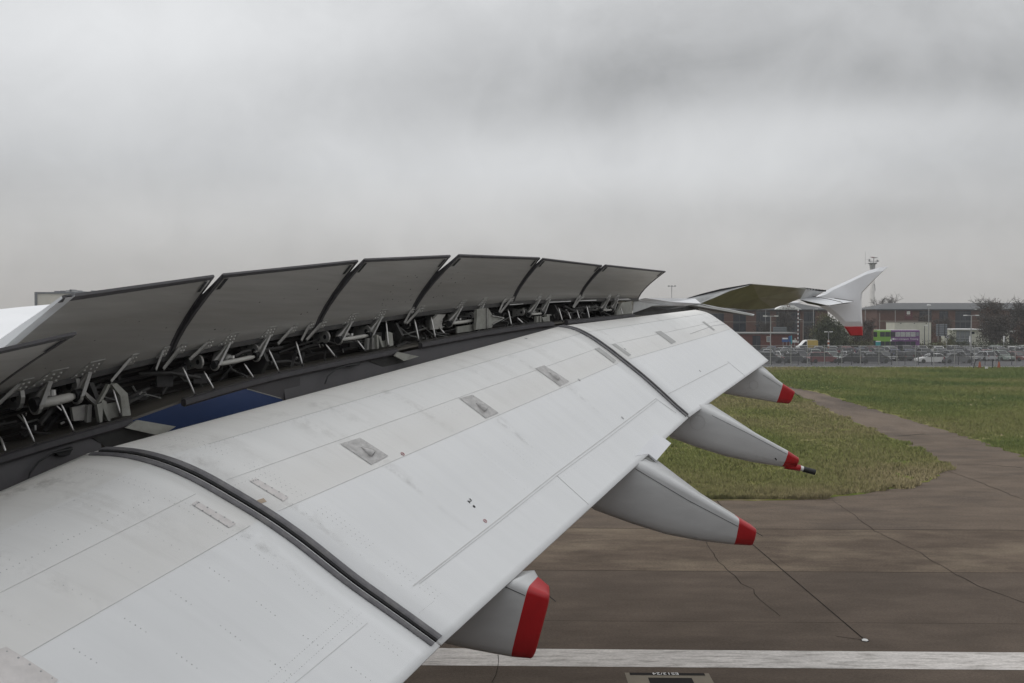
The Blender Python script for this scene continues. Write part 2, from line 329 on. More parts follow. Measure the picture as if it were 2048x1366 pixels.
def wire_mesh_mat():
    m = bpy.data.materials.new('chain_link'); m.use_nodes = True; t = m.node_tree; b = t.nodes['Principled BSDF']; b.inputs['Base Color'].default_value = (.17, .17, .18, 1); b.inputs['Roughness'].default_value = .5
    tr = t.nodes.new('ShaderNodeBsdfTransparent'); mxs = t.nodes.new('ShaderNodeMixShader')
    nz = t.nodes.new('ShaderNodeTexNoise'); tcn = t.nodes.new('ShaderNodeTexCoord'); nz.inputs['Scale'].default_value = .6; t.links.new(tcn.outputs['Object'], nz.inputs['Vector'])
    mr = t.nodes.new('ShaderNodeMapRange'); t.links.new(nz.outputs['Fac'], mr.inputs['Value']); mr.inputs['To Min'].default_value = .26; mr.inputs['To Max'].default_value = .44
    t.links.new(mr.outputs['Result'], mxs.inputs[0]); t.links.new(tr.outputs[0], mxs.inputs[1]); t.links.new(b.outputs[0], mxs.inputs[2]); t.links.new(mxs.outputs[0], t.nodes['Material Output'].inputs[0]); return m
M['wire'] = wire_mesh_mat()

# ------------------------------------------------------------------ ground, runway, grass
SL = -.0227                                                # the runway runs a little off the picture plane
def strip(name, y0, y1, z, m, x0=-260, x1=260, parent=None, kind=None):
    nx = 27; xs = np.linspace(x0, x1, nx)
    v = [(x, y0 + SL * x, z) for x in xs] + [(x, y1 + SL * x, z) for x in xs]
    return obj(name, v, [(i, i + 1, nx + i + 1, nx + i) for i in range(nx - 1)], m, parent, kind=kind)
obj('ground', [(-2600, -1200, -.08), (2600, -1200, -.08), (2600, 3500, -.08), (-2600, 3500, -.08)], [(0, 1, 2, 3)], M['ground'], kind='structure')
rw = strip('runway', -60, 140, -.03, M['gap'], kind='structure')
def paving(y0, y1, m): return strip('paving_strip', y0, y1, 0, m, parent=rw)
paving(-60, 22.83, M['tarmac']); paving(22.845, 27.39, M['tarmac']); paving(27.42, 32.88, M['tarmac2']); paving(32.93, 38.3, M['tarmac3']); paving(38.31, 62, M['tarmac3'])
strip('runway_edge_line', 19.83, 20.87, .004, M['line'], parent=rw)
obj('taxiway', [(-30, 60, .003), (80, 60, .003), (80, 135, .003), (-30, 135, .003)], [(0, 1, 2, 3)], M['taxi'], kind='structure')
def lineribbon(name, pix, w, m, z=.006, jit=0, parent=rw):
    P = [G(*p) for p in pix]; pts = []
    for a, b in zip(P[:-1], P[1:]):
        n = max(2, int((b - a).length / .35)) if jit else 1
        for i in range(n): pts.append(a.lerp(b, i / n) + V((random.uniform(-jit, jit), random.uniform(-jit, jit), 0)))
    pts.append(P[-1]); rows = []
    for i, p in enumerate(pts):
        t = (pts[min(i + 1, len(pts) - 1)] - pts[max(i - 1, 0)]).normalized(); nn = V((-t.y, t.x, 0)) * (w / 2 * (random.uniform(.6, 1.3) if jit else 1)); p.z = z
        rows.append([p + nn, p - nn])
    return MB().grid(rows).obj(name, m, parent)
lineribbon('cable_slot', [(1400, 960), (1506, 1090), (1728, 1279)], .035, M['tar'])
lineribbon('cable_slot', [(1672, 1273), (1726, 1280)], .018, M['tar'])
lineribbon('pavement_crack', [(1666, 1000), (1700, 1025), (1750, 1062), (1840, 1106), (1912, 1150), (1975, 1180), (2070, 1212)], .022, M['tar'], jit=.04)
lineribbon('pavement_crack', [(1410, 1080), (1440, 1125), (1484, 1167), (1505, 1178), (1520, 1200), (1560, 1232)], .020, M['tar'], jit=.04)
lineribbon('pavement_crack', [(985, 1366), (993, 1335), (996, 1310)], .016, M['tar'], jit=.03, z=.007)
lineribbon('pavement_crack', [(1895, 942), (1960, 965), (2060, 1005)], .03, M['tar'], jit=.05)
lineribbon('pavement_crack', [(1800, 872), (1850, 868)], .12, M['tar'], jit=.12); lineribbon('pavement_crack', [(1915, 930), (1975, 930), (2045, 936)], .08, M['tar'], jit=.1)
# painted panel beside the edge line with its lettering (reads from the far side)
pc = G(1336, 1346); pm = MB()
def gq(name, x0, x1, y0, y1, z, m, parent=rw): return obj(name, [(x0, y0 + SL * x0, z), (x1, y0 + SL * x1, z), (x1, y1 + SL * x1, z), (x0, y1 + SL * x0, z)], [(0, 1, 2, 3)], m, parent)
GX0, GX1 = G(1251, 1351).x, G(1420, 1352).x; GY = 19.50
gq('painted_panel', GX0, GX1, 17.9, GY, .005, M['sand']); gq('painted_band', GX0 + .09, GX1 - .09, GY - .135, GY - .005, .009, M['signblack']); gq('painted_panel_centre', GX0 + .42, GX1 - .38, 18.2, 19.23, .009, M['signblack'])
def text(name, body, size, mtx, m, parent=None, ext=.0015, sx=1):
    cu = bpy.data.curves.new('t', 'FONT'); cu.body = body; cu.size = size; cu.extrude = ext; cu.align_x = 'CENTER'; cu.align_y = 'CENTER'
    to = bpy.data.objects.new('t', cu); C.objects.link(to); dg = bpy.context.evaluated_depsgraph_get(); me = bpy.data.meshes.new_from_object(to.evaluated_get(dg))
    C.objects.unlink(to); bpy.data.objects.remove(to); me.materials.clear(); me.materials.append(m); me.transform(mtx @ Matrix.Scale(sx, 4, (1, 0, 0)))
    o = bpy.data.objects.new(name, me); link(o, parent); return o
text('painted_lettering', 'ES13/24', .17, Matrix.Translation(((GX0 + GX1) / 2 - .03, GY - .07 + SL * GX0, .012)) @ Matrix.Rotation(math.pi + SL, 4, 'Z'), M['white'], rw, sx=.95)
rl = thing('runway_light', 'small white inset light at the end of the black cable slot in the tarmac', 'runway light', G(1730, 1281.5))
MB().tube([(0, 0, 0), (0, 0, .012)], .085, 16).obj('housing', M['tar'], rl); MB().tube([(0, 0, .012), (0, 0, .03)], [.07, .055], 14).obj('lens', M['headlight'], rl)

near_edge = [G(*p) for p in ((1480, 1001), (1560, 1000), (1640, 996), (1700, 990), (1760, 982), (1810, 973), (1850, 963), (1878, 951), (1890, 938), (1885, 926), (1860, 911), (1800, 884), (1740, 857), (1690, 836), (1640, 812), (1590, 789), (1545, 779), (1480, 768))]
pa = [V((-70, 38.3 - SL * -70 * -1, 0)), V((-10, near_edge[0].y + .2, 0))] + near_edge + [V((-70, near_edge[-1].y + 3, 0))]
far_edge = [G(*p) for p in ((2060, 916), (1980, 889), (1900, 863), (1820, 840), (1760, 822), (1700, 804), (1640, 786), (1580, 774), (1520, 762), (1440, 750))]
pb = [V((110, 47, 0))] + far_edge + [V((-70, far_edge[-1].y + 2, 0)), V((-70, 137.5, 0)), V((150, 137.5, 0)), V((150, 47, 0))]
def inside(poly, x, y):
    n = len(poly); r = np.zeros(x.shape, bool); j = n - 1
    for i in range(n):
        xi, yi, xj, yj = poly[i].x, poly[i].y, poly[j].x, poly[j].y
        r ^= ((yi > y) != (yj > y)) & (x < (xj - xi) * (y - yi) / (yj - yi + 1e-9) + xi); j = i
    return r
def ragged(poly):
    r = []
    for a, b in zip(poly, poly[1:] + poly[:1]):
        n = max(1, min(60, int((b - a).length / .5)))
        for i in range(n): q = a.lerp(b, i / n); r.append(q + V((random.uniform(-.13, .13), random.uniform(-.16, .10), 0)))
    return r
for p in (ragged(pa), ragged(pb)):
    o = obj('lawn', [(q.x, q.y, .008) for q in p], [tuple(range(len(p)))], M['grass'], kind='structure')
def blades():
    n = 900000; y = 38 + (rng.random(n) ** 1.7) * 98; x = (rng.random(n) * 1.0 - .02) * (y * .56) + y * .02 ; x = x + (y * .1)
    x = rng.uniform(.12, .53, n) * y
    # clumped coverage
    def vn(x, y, s, o):
        gx, gy = np.floor(x / s).astype(int), np.floor(y / s).astype(int); fx, fy = x / s - gx, y / s - gy; fx = fx * fx * (3 - 2 * fx); fy = fy * fy * (3 - 2 * fy)
        h = lambda a, b: np.modf(np.abs(np.sin(a * 127.1 + b * 311.7 + o) * 43758.545))[0]
        return (h(gx, gy) * (1 - fx) + h(gx + 1, gy) * fx) * (1 - fy) + (h(gx, gy + 1) * (1 - fx) + h(gx + 1, gy + 1) * fx) * fy
    cl_ = vn(x, y, .45, 1.) * .6 + vn(x, y, 1.7, 5.) * .4
    jx, jy = (vn(x, y, .8, 2.) - .5) * 1.1, (vn(x, y, .7, 8.) - .42) * 1.0
    k = inside(pa, x + jx, y + jy) | inside(pb, x + jx, y + jy)
    k &= rng.random(n) < (.22 + .9 * (cl_ - .25)) * np.clip(1.15 - (y - 38) / 190, .4, 1)
    x, y, cl_ = x[k], y[k], cl_[k]
    if len(x) > 260000: x, y, cl_ = x[:260000], y[:260000], cl_[:260000]
    n = len(x); big = vn(x, y, 6, 9.) * .55 + vn(x, y, 17, 3.) * .45
    edge = np.clip(1.1 - (y - 38) / 16, 0, 1)
    big = np.clip((big - .5) * 1.7 + .5, 0, 1); tone = np.clip(.04 + .60 * big - .06 * np.clip((y - 60) / 40, 0, 1) + .24 * (rng.random(n) - .5) + .30 * edge, 0, 1)
    h = rng.uniform(.035, .10, n) * (1 + y / 130) * (.55 + 1.1 * cl_) * (1 + .7 * edge) ; w = rng.uniform(.012, .026, n) * (y / 40)
    th = rng.uniform(0, 6.28, n); ln = rng.uniform(.1, .9, n) * h; lx, ly = np.cos(th) * ln, np.sin(th) * ln; ph = rng.uniform(-.8, .8, n)
    v = np.zeros((n, 3, 3), np.float32)
    v[:, 0] = np.stack([x - np.cos(ph) * w, y - np.sin(ph) * w, np.zeros(n)], 1); v[:, 1] = np.stack([x + np.cos(ph) * w, y + np.sin(ph) * w, np.zeros(n)], 1); v[:, 2] = np.stack([x + lx, y + ly, h], 1)
    m = bpy.data.meshes.new('grass'); m.vertices.add(n * 3); m.vertices.foreach_set('co', v.ravel()); m.loops.add(n * 3); m.loops.foreach_set('vertex_index', np.arange(n * 3, dtype=np.int32))
    m.polygons.add(n); m.polygons.foreach_set('loop_start', np.arange(n, dtype=np.int32) * 3); m.materials.append(M['blade']); m.update(calc_edges=True)
    a = m.attributes.new('tone', 'FLOAT', 'POINT'); a.data.foreach_set('value', np.repeat(tone, 3).astype(np.float32))
    nm = np.tile(np.array([0, 0, 1], np.float32), (n * 3, 1)); m.polygons.foreach_set('use_smooth', np.ones(n, bool)); m.normals_split_custom_set_from_vertices(nm)
    o = bpy.data.objects.new('grass', m); C.objects.link(o); o['kind'] = 'stuff'
blades()
obj('car_park_surface', [(-80, 137.5, -.005), (260, 137.5, -.005), (260, 206, -.005), (-80, 206, -.005)], [(0, 1, 2, 3)], M['carpark'], kind='structure')
obj('verge', [(-80, 206, -.01), (300, 206, -.01), (300, 330, -.01), (-80, 330, -.01)], [(0, 1, 2, 3)], M['verge'], kind='structure')

# ------------------------------------------------------------------ the airliner
air = thing('airliner', 'white airliner wing with raised spoilers, lowered flaps and red tipped fairings', 'airliner', (-3, 12, 0), world=True)
HB = -11.29
HJ = [(-110, 815), (338, 709), (632, 656), (822, 627), (1025, 603), (1158, 597), (1277, 597)]
TJ = [((125, 595), (125, 595)), ((428, 552.5), (446, 549.5)), ((716, 521.5), (729, 519)), ((901, 511.5), (918, 510)), ((1080, 516), (1086, 517)), ((1204, 531), (1211, 530)), ((1331, 543), (1331, 543))]
HP = [L(x, y, HB) for x, y in HJ]
SDIR = V((.673, 1, 0)).normalized(); NAFT = V((SDIR.y, -SDIR.x, 0))
def wing_sections():
    ys = [2, 5.5, 9.1, 11.1, 13, 14.6, 16.8, 18.6, 20.66, 23, 26, 29.5, 33, 36.6]
    zh = [5.0, 5.6, HP[0].z, HP[1].z, HP[2].z, HP[3].z, HP[4].z, HP[5].z, HP[6].z, 7.30, 7.36, 7.39, 7.42, 7.50]
    rows = []
    for y, z in zip(ys, zh):
        hx = HB + .673 * y if y <= 20.7 else HB + .673 * 20.7 + (min(y, 25.8) - 20.7) * .42 + max(0, y - 25.8) * .47
        lx = -16.5 + .80 * (y - 3)
        if y > 36: lx, hx = 10.1, 10.6
        ch = hx - lx; k = 1 if y < 18 else max(.12, 1 - (y - 18) / 8)
        th = 1.35 * (1 - y / 42) * (1 if y < 21 else max(.10, 1 - (y - 21) / 4))
        up = [(0, -.62 * k), (.015, -.45 * k), (.05, -.25 * k), (.11, -.02 * k), (.2, .14 * k), (.35, .27 * k), (.5, .29 * k), (.65, .25 * k), (.8, .16 * k), (.92, .06 * k), (1, 0)]
        dn = [(1, -.035), (1 - .80 / ch, -.06), (1 - .86 / ch, -.60 * th), (.6, -.62 * th), (.3, -.68 * th), (.08, -.7 * th), (.015, -.8 * k)]
        rows.append([V((lx + s * ch, y, z + d)) for s, d in up + dn])
    return rows
ws = wing_sections(); mb = MB().grid(ws, True); mb.cap(ws[0]); mb.cap(ws[-1]); wing = mb.obj('wing', M['wing'], air, True)
wing.data.polygons.foreach_set('use_smooth', [False] * len(wing.data.polygons)); 
# dark rear spar face and the clutter of lines in the bay
def hz(Y):                                                  # height of the hinge line at depth Y
    ys = [p.y for p in HP]; return float(np.interp(Y, ys, [p.z for p in HP]))
def hp(Y, aft=0, dz=0): return V((HB + .673 * Y, Y, hz(Y) + dz)) + NAFT * aft
YS = np.linspace(8.2, 20.66, 26)
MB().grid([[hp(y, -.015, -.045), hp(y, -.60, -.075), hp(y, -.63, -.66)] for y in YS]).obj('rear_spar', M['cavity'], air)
MB().grid([[hp(y, .003, .012), hp(y, .004, -.055), hp(y, -.03, -.06)] for y in YS]).obj('hinge_strip', M['clutter'], air)
mb = MB()
for k in range(5):
    o_ = random.uniform(-.55, -.25); d_ = -.14 - .09 * k; mb.tube([hp(y, o_ + random.uniform(-.02, .02), d_ + random.uniform(-.02, .02)) for y in np.linspace(8.3, 20.4, 30)], random.uniform(.012, .028), 6)
for k in range(105):
    y = random.uniform(8.3, 20.3); a = random.uniform(-.5, .05); z0 = random.uniform(-.12, -.45); p = hp(y, a, z0)
    q = hp(min(20.5, y + random.uniform(-.5, .7)), a + random.uniform(-.1, .28), max(-.55, z0 + random.uniform(-.25, .1))); mb.tube([p, p.lerp(q, .5) + V((0, 0, random.uniform(-.04, .06))), q], random.uniform(.008, .026), 5)
for k in range(46):
    y = random.uniform(8.3, 20.3); mb.box(hp(y, random.uniform(-.5, -.15), random.uniform(-.46, -.15)), (random.uniform(.04, .2), random.uniform(.04, .2), random.uniform(.04, .16)), .6)
mb.obj('bay_piping', M['clutter'], air, kind='stuff')
mb = MB()
for k in range(70):
    y = random.uniform(8.3, 20.3); p = hp(y, random.uniform(-.2, .1), random.uniform(-.5, -.15)); mb.tube([p, p + V((random.uniform(-.04, .04), random.uniform(-.05, .05), random.uniform(-.05, .05)))], random.uniform(.006, .013), 6)
mb.obj('bay_fittings', M['rod'], air, kind='stuff')
mb = MB()
for k in range(22):
    y = random.uniform(8.3, 20.2); p = hp(y, random.uniform(-.3, .12), random.uniform(-.12, -.3)); q = hp(min(20.5, y + random.uniform(.15, .8)), random.uniform(-.3, .15), random.uniform(-.25, -.52)); mb.tube([p, p.lerp(q, .3) + V((0, 0, -.05)), p.lerp(q, .8) + V((0, 0, .03)), q], random.uniform(.006, .012), 5)
mb.obj('hydraulic_lines', M['midgrey'], air, kind='stuff')

rows = []
for x, r in ((-40, .8), (-36, 1), (-20, 1), (0, 1), (18, 1), (26, .93), (34, .6)):
    rows.append([V((x, -3.78 + 3.55 * r * math.cos(t), 6.0 + (1 - r) * 1.5 + 4.2 * r * math.sin(t))) for t in np.linspace(0, 2 * math.pi, 40, endpoint=False)])
fz = MB().grid(rows, True); fz.cap(rows[0]); fz.cap(rows[-1]); fz.obj('fuselage', M['wing'], air, True)
bl = [[p + V((0, (p.y + 3.78) * .004, -.02)) for p in r_[20:40] + r_[0:1] + r_[1:3]] for r_ in rows[1:-1]]; MB().grid(bl).obj('fuselage_belly', M['navy'], air, True)
# spoilers ---------------------------------------------------------
def tip(h, px):
    best = None                                             # along the perpendicular to the hinge until it lines up with the pixel
    d = ray(*px); t = d.x / d.y; k = (t * h.y - h.x) / (NAFT.x - t * NAFT.y); p = h + NAFT * k; return U(px[0], px[1], p.y)
PRA = [-.085, 0, .12, .15, .3, .5, .7, .86, 1.0]; PRB = [-.030, 0, -.028, -.034, -.048, -.046, -.032, -.014, 0]
def spoiler(h0, t0, h1, t1, gap0=.012, gap1=.012, first=False):
    s = (h1 - h0).normalized(); h0 = h0 + s * gap0; h1 = h1 - s * gap1
    n0 = (t0 - h0).cross(s).normalized()
    if n0.x < 0: n0 = -n0
    ch0, ch1 = t0 - h0, t1 - h1
    def sec(u, off=0):
        h = h0.lerp(h1, u); c = ch0.lerp(ch1, u); return h, c
    def row(u):
        h, c = sec(u); lo = [h + c * a + n0 * b for a, b in zip(PRA, PRB)]
        up = [h + c * a + n0 * (b - (.15 * (1 - max(a, 0)) ** 1.2 + .010)) for a, b in zip(PRA, PRB)]
        return lo, up
    us = np.linspace(0, 1, 5); lo = [row(u)[0] for u in us]; up = [row(u)[1] for u in us]
    body = MB().grid(lo).grid([[a, b] for a, b in zip(lo[0], up[0])]).grid([[a, b] for a, b in zip(lo[-1], up[-1])]).grid([[l[0], u_[0]] for l, u_ in zip(lo, up)]).grid([[l[-1], u_[-1]] for l, u_ in zip(lo, up)]).obj('spoiler', M['spoiler'], air, True)
    body.data.polygons.foreach_set('use_smooth', [i < 4 * 8 for i in range(len(body.data.polygons))])
    MB().grid(up).obj('upper_skin', M['spoiler_top'], body, True)
    # side seal down the inboard edge, ending in a curved arm below the hinge
    h, c = sec(0); aa = [-.30, -.2, -.09] + PRA[1:]; bb = [-.10, -.075, -.03] + PRB[1:]; rows = []
    for a, b in zip(aa, bb):
        w = (.055 if a < 0 else .042) * (2.6 if first else 1); th = .15 * (1 - max(a, 0)) ** 1.2 + .02; 
        if a < 0: th = .10
        p = h + c * a + n0 * (b + .006); rows.append([p - s * .002, p + s * w, p + s * w - n0 * th, p - s * .002 - n0 * th])
    m_ = MB().grid(rows, True); m_.cap(rows[0]); m_.obj('side_edge' if first else 'side_seal', M['spoiler_top'] if first else M['seal'], body)
    h, c = sec(1); rows = []
    for a, b in zip(aa, bb):
        p = h + c * a + n0 * (b + .006); th = .12 * (1 - max(a, 0)) + .02; rows.append([p - s * .028, p + s * .006, p + s * .006 - n0 * th, p - s * .028 - n0 * th])
    m_ = MB().grid(rows, True); m_.cap(rows[0]); m_.obj('side_seal', M['seal'], body)
    rows = []
    for u in us:
        h, c = sec(u); rows.append([h + c * .966 + n0 * (.006 - .004), h + c * .966 + n0 * .010, h + c * 1.004 + n0 * .010, h + c * 1.004 - n0 * .016])
    MB().grid(rows).obj('edge_seal', M['seal'], body)
    for u0, u1 in ((.03, .055), (.945, .97)):
        rows = []
        for u in (u0, u1):
            h, c = sec(u); rows.append([h + c * a + n0 * (float(np.interp(a, PRA, PRB)) + .006) for a in (.80, .87, .945)])
        MB().grid(rows).obj('wear_strip', M['black'], body)
    return body, dict(h0=h0, h1=h1, c0=ch0, c1=ch1, n=n0, s=s)
spo = []
for j in range(6):
    spo.append(spoiler(HP[j], tip(HP[j], TJ[j][1]), HP[j + 1], tip(HP[j + 1], TJ[j + 1][0]), first=(j == 0)))
# the inboard spoiler, raised less, that crosses in front at the left
h1 = L(-70, 835, HB + .05); h0 = L(-420, 930, HB + .05); t1 = tip(h1, (152, 667)); t0 = t1 + (h0 - h1) * 1.02
isp, _ = spoiler(h0, t0, h1, t1, 0, 0); isp['label'] = 'innermost spoiler with a pointed corner and bright top edge'
def bracket(sp, plate, pivot, big=True):
    body, q = sp; P1 = L(*plate, HB); P2 = L(pivot[0], pivot[1], HB + .10); s, n = q['s'], q['n']; c = q['c0'].normalized()
    u = (P1 - q['h0']).dot(s) / (q['h1'] - q['h0']).length; ch = q['c0'].lerp(q['c1'], u); base = q['h0'].lerp(q['h1'], u)
    f = ch.length; k = f / 1.3                                    # brackets scale with the spoiler chord
    on = lambda a, ds: base + ch * a + s * ds + n * (float(np.interp(a, PRA, PRB)))
    b = MB(); w = (.13 if big else .075) * k; top = .125 if big else .10
    pl = [on(.0, -w), on(top, -w * .1), on(top, w), on(.0, w * .8)]
    pl = [p + n * .002 for p in pl]; b.prism(pl, n * .010)
    if big:
        x0, x1 = on(.045, 0) + n * .01, on(-.02, 0) + n * .0
        e = NAFT.copy(); g = V((0, 0, -1))
        r = .075 * k; arc = [P2 + (e * math.cos(t) + g * math.sin(t)) * r for t in np.linspace(0, math.pi, 8)]
        b.prism([x0 + n * .02] + arc + [x1 - e * .13 * k], s * .03 * k)
    else:
        a0, a1 = on(.05, 0) + n * .012, P2; wv = (a1 - a0).cross(n).normalized() * .022 * k; b.prism([a0 + wv * 1.6, a0 - wv * 1.6, a1 - wv * .6, a1 + wv * .6], -n * .03)
    o = b.obj('hinge_bracket' if big else 'hinge_link', M['bracket'], body)
    if big:
        fl = MB(); A, B = x0 + n * .024, arc[0]; fl.prism([A - s * .004 * k, A + s * .034 * k, B + s * .034 * k, B - s * .004 * k], e * .012); fl.obj('bracket_flange', M['flange'], body)
        MB().tube([P2 - s * .012, P2 + s * .05], .055 * k, 14).obj('pivot_bush', M['black'], body)
    bo = MB()
    for a in (([.025, .06, .095]) if big else (.03, .07)):
        for ds in ((-.75, -.3, .15, .6) if big else (-.5, .1, .65)):
            lim = -w + (w * .9) * a / top
            if ds * w > lim: bo.dome(on(a, ds * w) + n * .012, n, .0135 * max(k, .8), .013, 6)
    bo.obj('bolts', M['bolt'], body, kind='stuff'); return P2
for sp, A, pa_, B, pb_ in ((spo[0], (87, 764), (68, 810), (168, 746), (151, 792)), (spo[1], (452, 687), (428, 730), (532, 671), (511, 713)), (spo[2], (696, 641), (676, 680), (756, 632), (737, 671)),
                           (spo[3], (918, 614), (898, 647), (962, 608), (947, 641)), (spo[4], (1075, 600), (1057, 629), (1095, 597), (1084, 627)), (spo[5], (1215, 592), (1202, 620), (1232, 591), (1224, 620))):
    p2 = bracket(sp, A, pa_); q2 = bracket(sp, B, pb_); bd = sp[0]
    d = q2 - p2; k = .026 * (sp[1]['c0'].length / 1.2)
    MB().tube([p2 + d * .06, p2 + d * .12, p2 + d * .5 + V((0, 0, -.004)), p2 + d * .86, p2 + d * .97], [k * .7, k * 1.0, k * 1.05, k * 1.0, k * .6], 10).obj('actuator_bar', M['bar'], air, True)
    mid = p2.lerp(q2, .5); back = mid - NAFT * (.42 * k / .026) + V((0, 0, .05)); ax_ = (back - mid).normalized()
    ac = MB().tube([mid + ax_ * .02, mid + ax_ * .10], k * .8, 10).tube([mid + ax_ * .10, mid + ax_ * .13, back], [k * 1.9, k * 2.3, k * 2.3], 12).tube([mid + ax_ * .2, mid + ax_ * .23], k * 2.7, 12).obj('spoiler_actuator', M['bracket'], air, True)
    MB().box(mid + ax_ * .26 + V((0, 0, k * 2.6)), (k * 2.2, k * 3, k * 1.6), .6).obj('actuator_valve', M['frame'], ac)
    for f_, sgn in ((-.22, 1), (1.12, 1)):
        c0 = p2 + d * f_ - NAFT * (k * 4.2) + V((0, 0, k * 2.0)); r_ = k * 3.0; pl_ = [c0 + NAFT * (r_ * math.cos(t)) + V((0, 0, r_ * math.sin(t))) for t in np.linspace(-2.2, 2.2, 11)] + [c0 - NAFT * r_ * 3 + V((0, 0, r_ * 1.1)), c0 - NAFT * r_ * 3 - V((0, 0, r_ * 1.3))]
        lg = MB().prism(pl_, SDIR * k * .9).obj('lug_plate', M['bracket'], air); MB().tube([c0 - SDIR * .004, c0 + SDIR * (k * .9 + .004)], k * 1.1, 12).obj('lug_bore', M['black'], lg)
        MB().dome(c0 - NAFT * r_ * 1.5 - SDIR * .004 + V((0, 0, r_ * .6)), -SDIR, k * .5, k * .4).dome(c0 - NAFT * r_ * 1.5 - SDIR * .004 - V((0, 0, r_ * .6)), -SDIR, k * .5, k * .4).obj('bolts', M['mullion'], lg, kind='stuff')
    MB().tube([p2 + d * .45 + V((0, 0, k * 1.2)), p2 + d * .45 + V((0, 0, k * 2.4))], k * .6, 8).obj('actuator_fitting', M['bolt'], air)
for sp, A, B in ((spo[0], (31, 776), (-6, 815)), (spo[0], (256, 727), (223, 766)), (spo[0], (322, 712), (313, 742)), (spo[1], (357, 706), (328, 740)), (spo[1], (412, 694), (380, 722)), (spo[2], (640, 651), (614, 682)), (spo[1], (582, 661), (557, 690)),
                 (spo[1], (616, 657), (604, 683)), (spo[2], (820, 625), (810, 648)), (spo[3], (837, 622), (814, 649)), (spo[3], (1007, 605), (999, 626)), (spo[4], (1021, 604), (1002, 627)), (spo[4], (1156, 597), (1147, 616)), (spo[5], (1163, 596), (1148, 617))):
    bracket(sp, A, B, False)

for sp, lo_, hi_, nn_ in ((spo[0], .3, .95, 9), (spo[1], .1, .95, 9), (spo[2], .55, .98, 22), (spo[3], .02, .3, 16)):   # specks of dried fluid
    q = sp[1]; mbs = MB()
    for _ in range(nn_):
        u, a = random.uniform(lo_, hi_), random.uniform(.16, .7); p = (q['h0'].lerp(q['h1'], u)) + q['c0'].lerp(q['c1'], u) * a + q['n'] * float(np.interp(a, PRA, PRB)); mbs.dome(p, q['n'], random.uniform(.005, .013), .002, 6)
    mbs.obj('fluid_specks', M['mark'], sp[0], kind='stuff')
# lower shroud, its rubber seal and the rods
SA = HB + .44
seal_segs = [((-120, 952), (31, 903), (150, 869), (262, 838)), ((368, 800), (470, 770), (560, 747), (680, 722), (793, 699)), ((841, 687), (960, 665), (1080, 647), (1106, 645)), ((1133, 642), (1200, 636), (1268, 629))]
allp = [L(x, y, SA) for sg in seal_segs for x, y in sg]
sy, szz = [p.y for p in allp], [p.z for p in allp]
def sp_(Y, aft=0, dz=0): return V((SA + .673 * Y, Y, float(np.interp(Y, sy, szz)) + dz)) + NAFT * aft
panel_ranges = [(8.3, 9.99)]
for sg in seal_segs:
    P = [L(x, y, SA) for x, y in sg]
    yy = np.linspace(P[0].y, P[-1].y, max(4, int((P[-1].y - P[0].y) / .3)))
    rows = [[sp_(y, 0, .012), sp_(y, .03, 0), sp_(y, .035, -.05), sp_(y, .01, -.075), sp_(y, -.05, -.06), sp_(y, -.045, .004)] for y in yy]
    m_ = MB().grid(rows, True); m_.cap(rows[0]); m_.cap(rows[-1]); m_.obj('shroud_seal', M['seal2'] if P[0].y > 1e9 else M['seal'], air, False)
    m_ = MB()
    rows = [[sp_(y, -.02, .016), sp_(y, -.02, .024), sp_(y, -.045, .024), sp_(y, -.045, .01)] for y in yy]; m_.grid(rows); m_.obj('seal_retainer', M['clutter'], air)
yy = np.linspace(8.0, 20.66, 60)
def backedge(y): return hp(y, -.10, -.72)
rows = []
for y in yy:
    insg = any(L(*sg[0], SA).y - .02 <= y <= L(*sg[-1], SA).y + .02 for sg in seal_segs)
    e = sp_(y, -.03 if insg else -.06, -.012); b = sp_(y, -.72, -.05); rows.append([b, b.lerp(e, .5) + V((0, 0, .012)), e, e - V((0, 0, .025)), b - V((0, 0, .03))])
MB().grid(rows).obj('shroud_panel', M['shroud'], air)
for a, b in (((44, 828), (70, 887)), ((121, 805), (148, 864)), ((0, 873), (12, 905)), ((366, 735), (390, 790)), ((408, 743), (428, 779)), ((488, 727), (508, 757)), ((537, 698), (558, 744)), ((592, 683), (605, 730)), ((651, 688), (671, 714)), ((714, 680), (730, 701)),
             ((772, 642), (777, 692)), ((829, 639), (838, 681)), ((862, 633), (871, 676)), ((878, 654), (890, 668)), ((1016, 619), (1023, 650)), ((1034, 635), (1047, 647)), ((1117, 615), (1125, 642)), ((1135, 622), (1142, 639)), ((1153, 619), (1159, 638)), ((1173, 611), (1179, 637)), ((1240, 613), (1246, 630)), ((223, 766), (241, 829))):
    A = L(*a, HB + .26); B = L(*b, SA - .07); d = B - A; m_ = MB().tube([A, A + d * .1, A + d * .16, A + d * .84, A + d * .9, B], [.006, .007, .0115, .0115, .007, .006], 8)
    m_.obj('support_rod', M['rod'], air, True)
    MB().ball(B, .020, 6).obj('rod_end', M['clutter'], air)
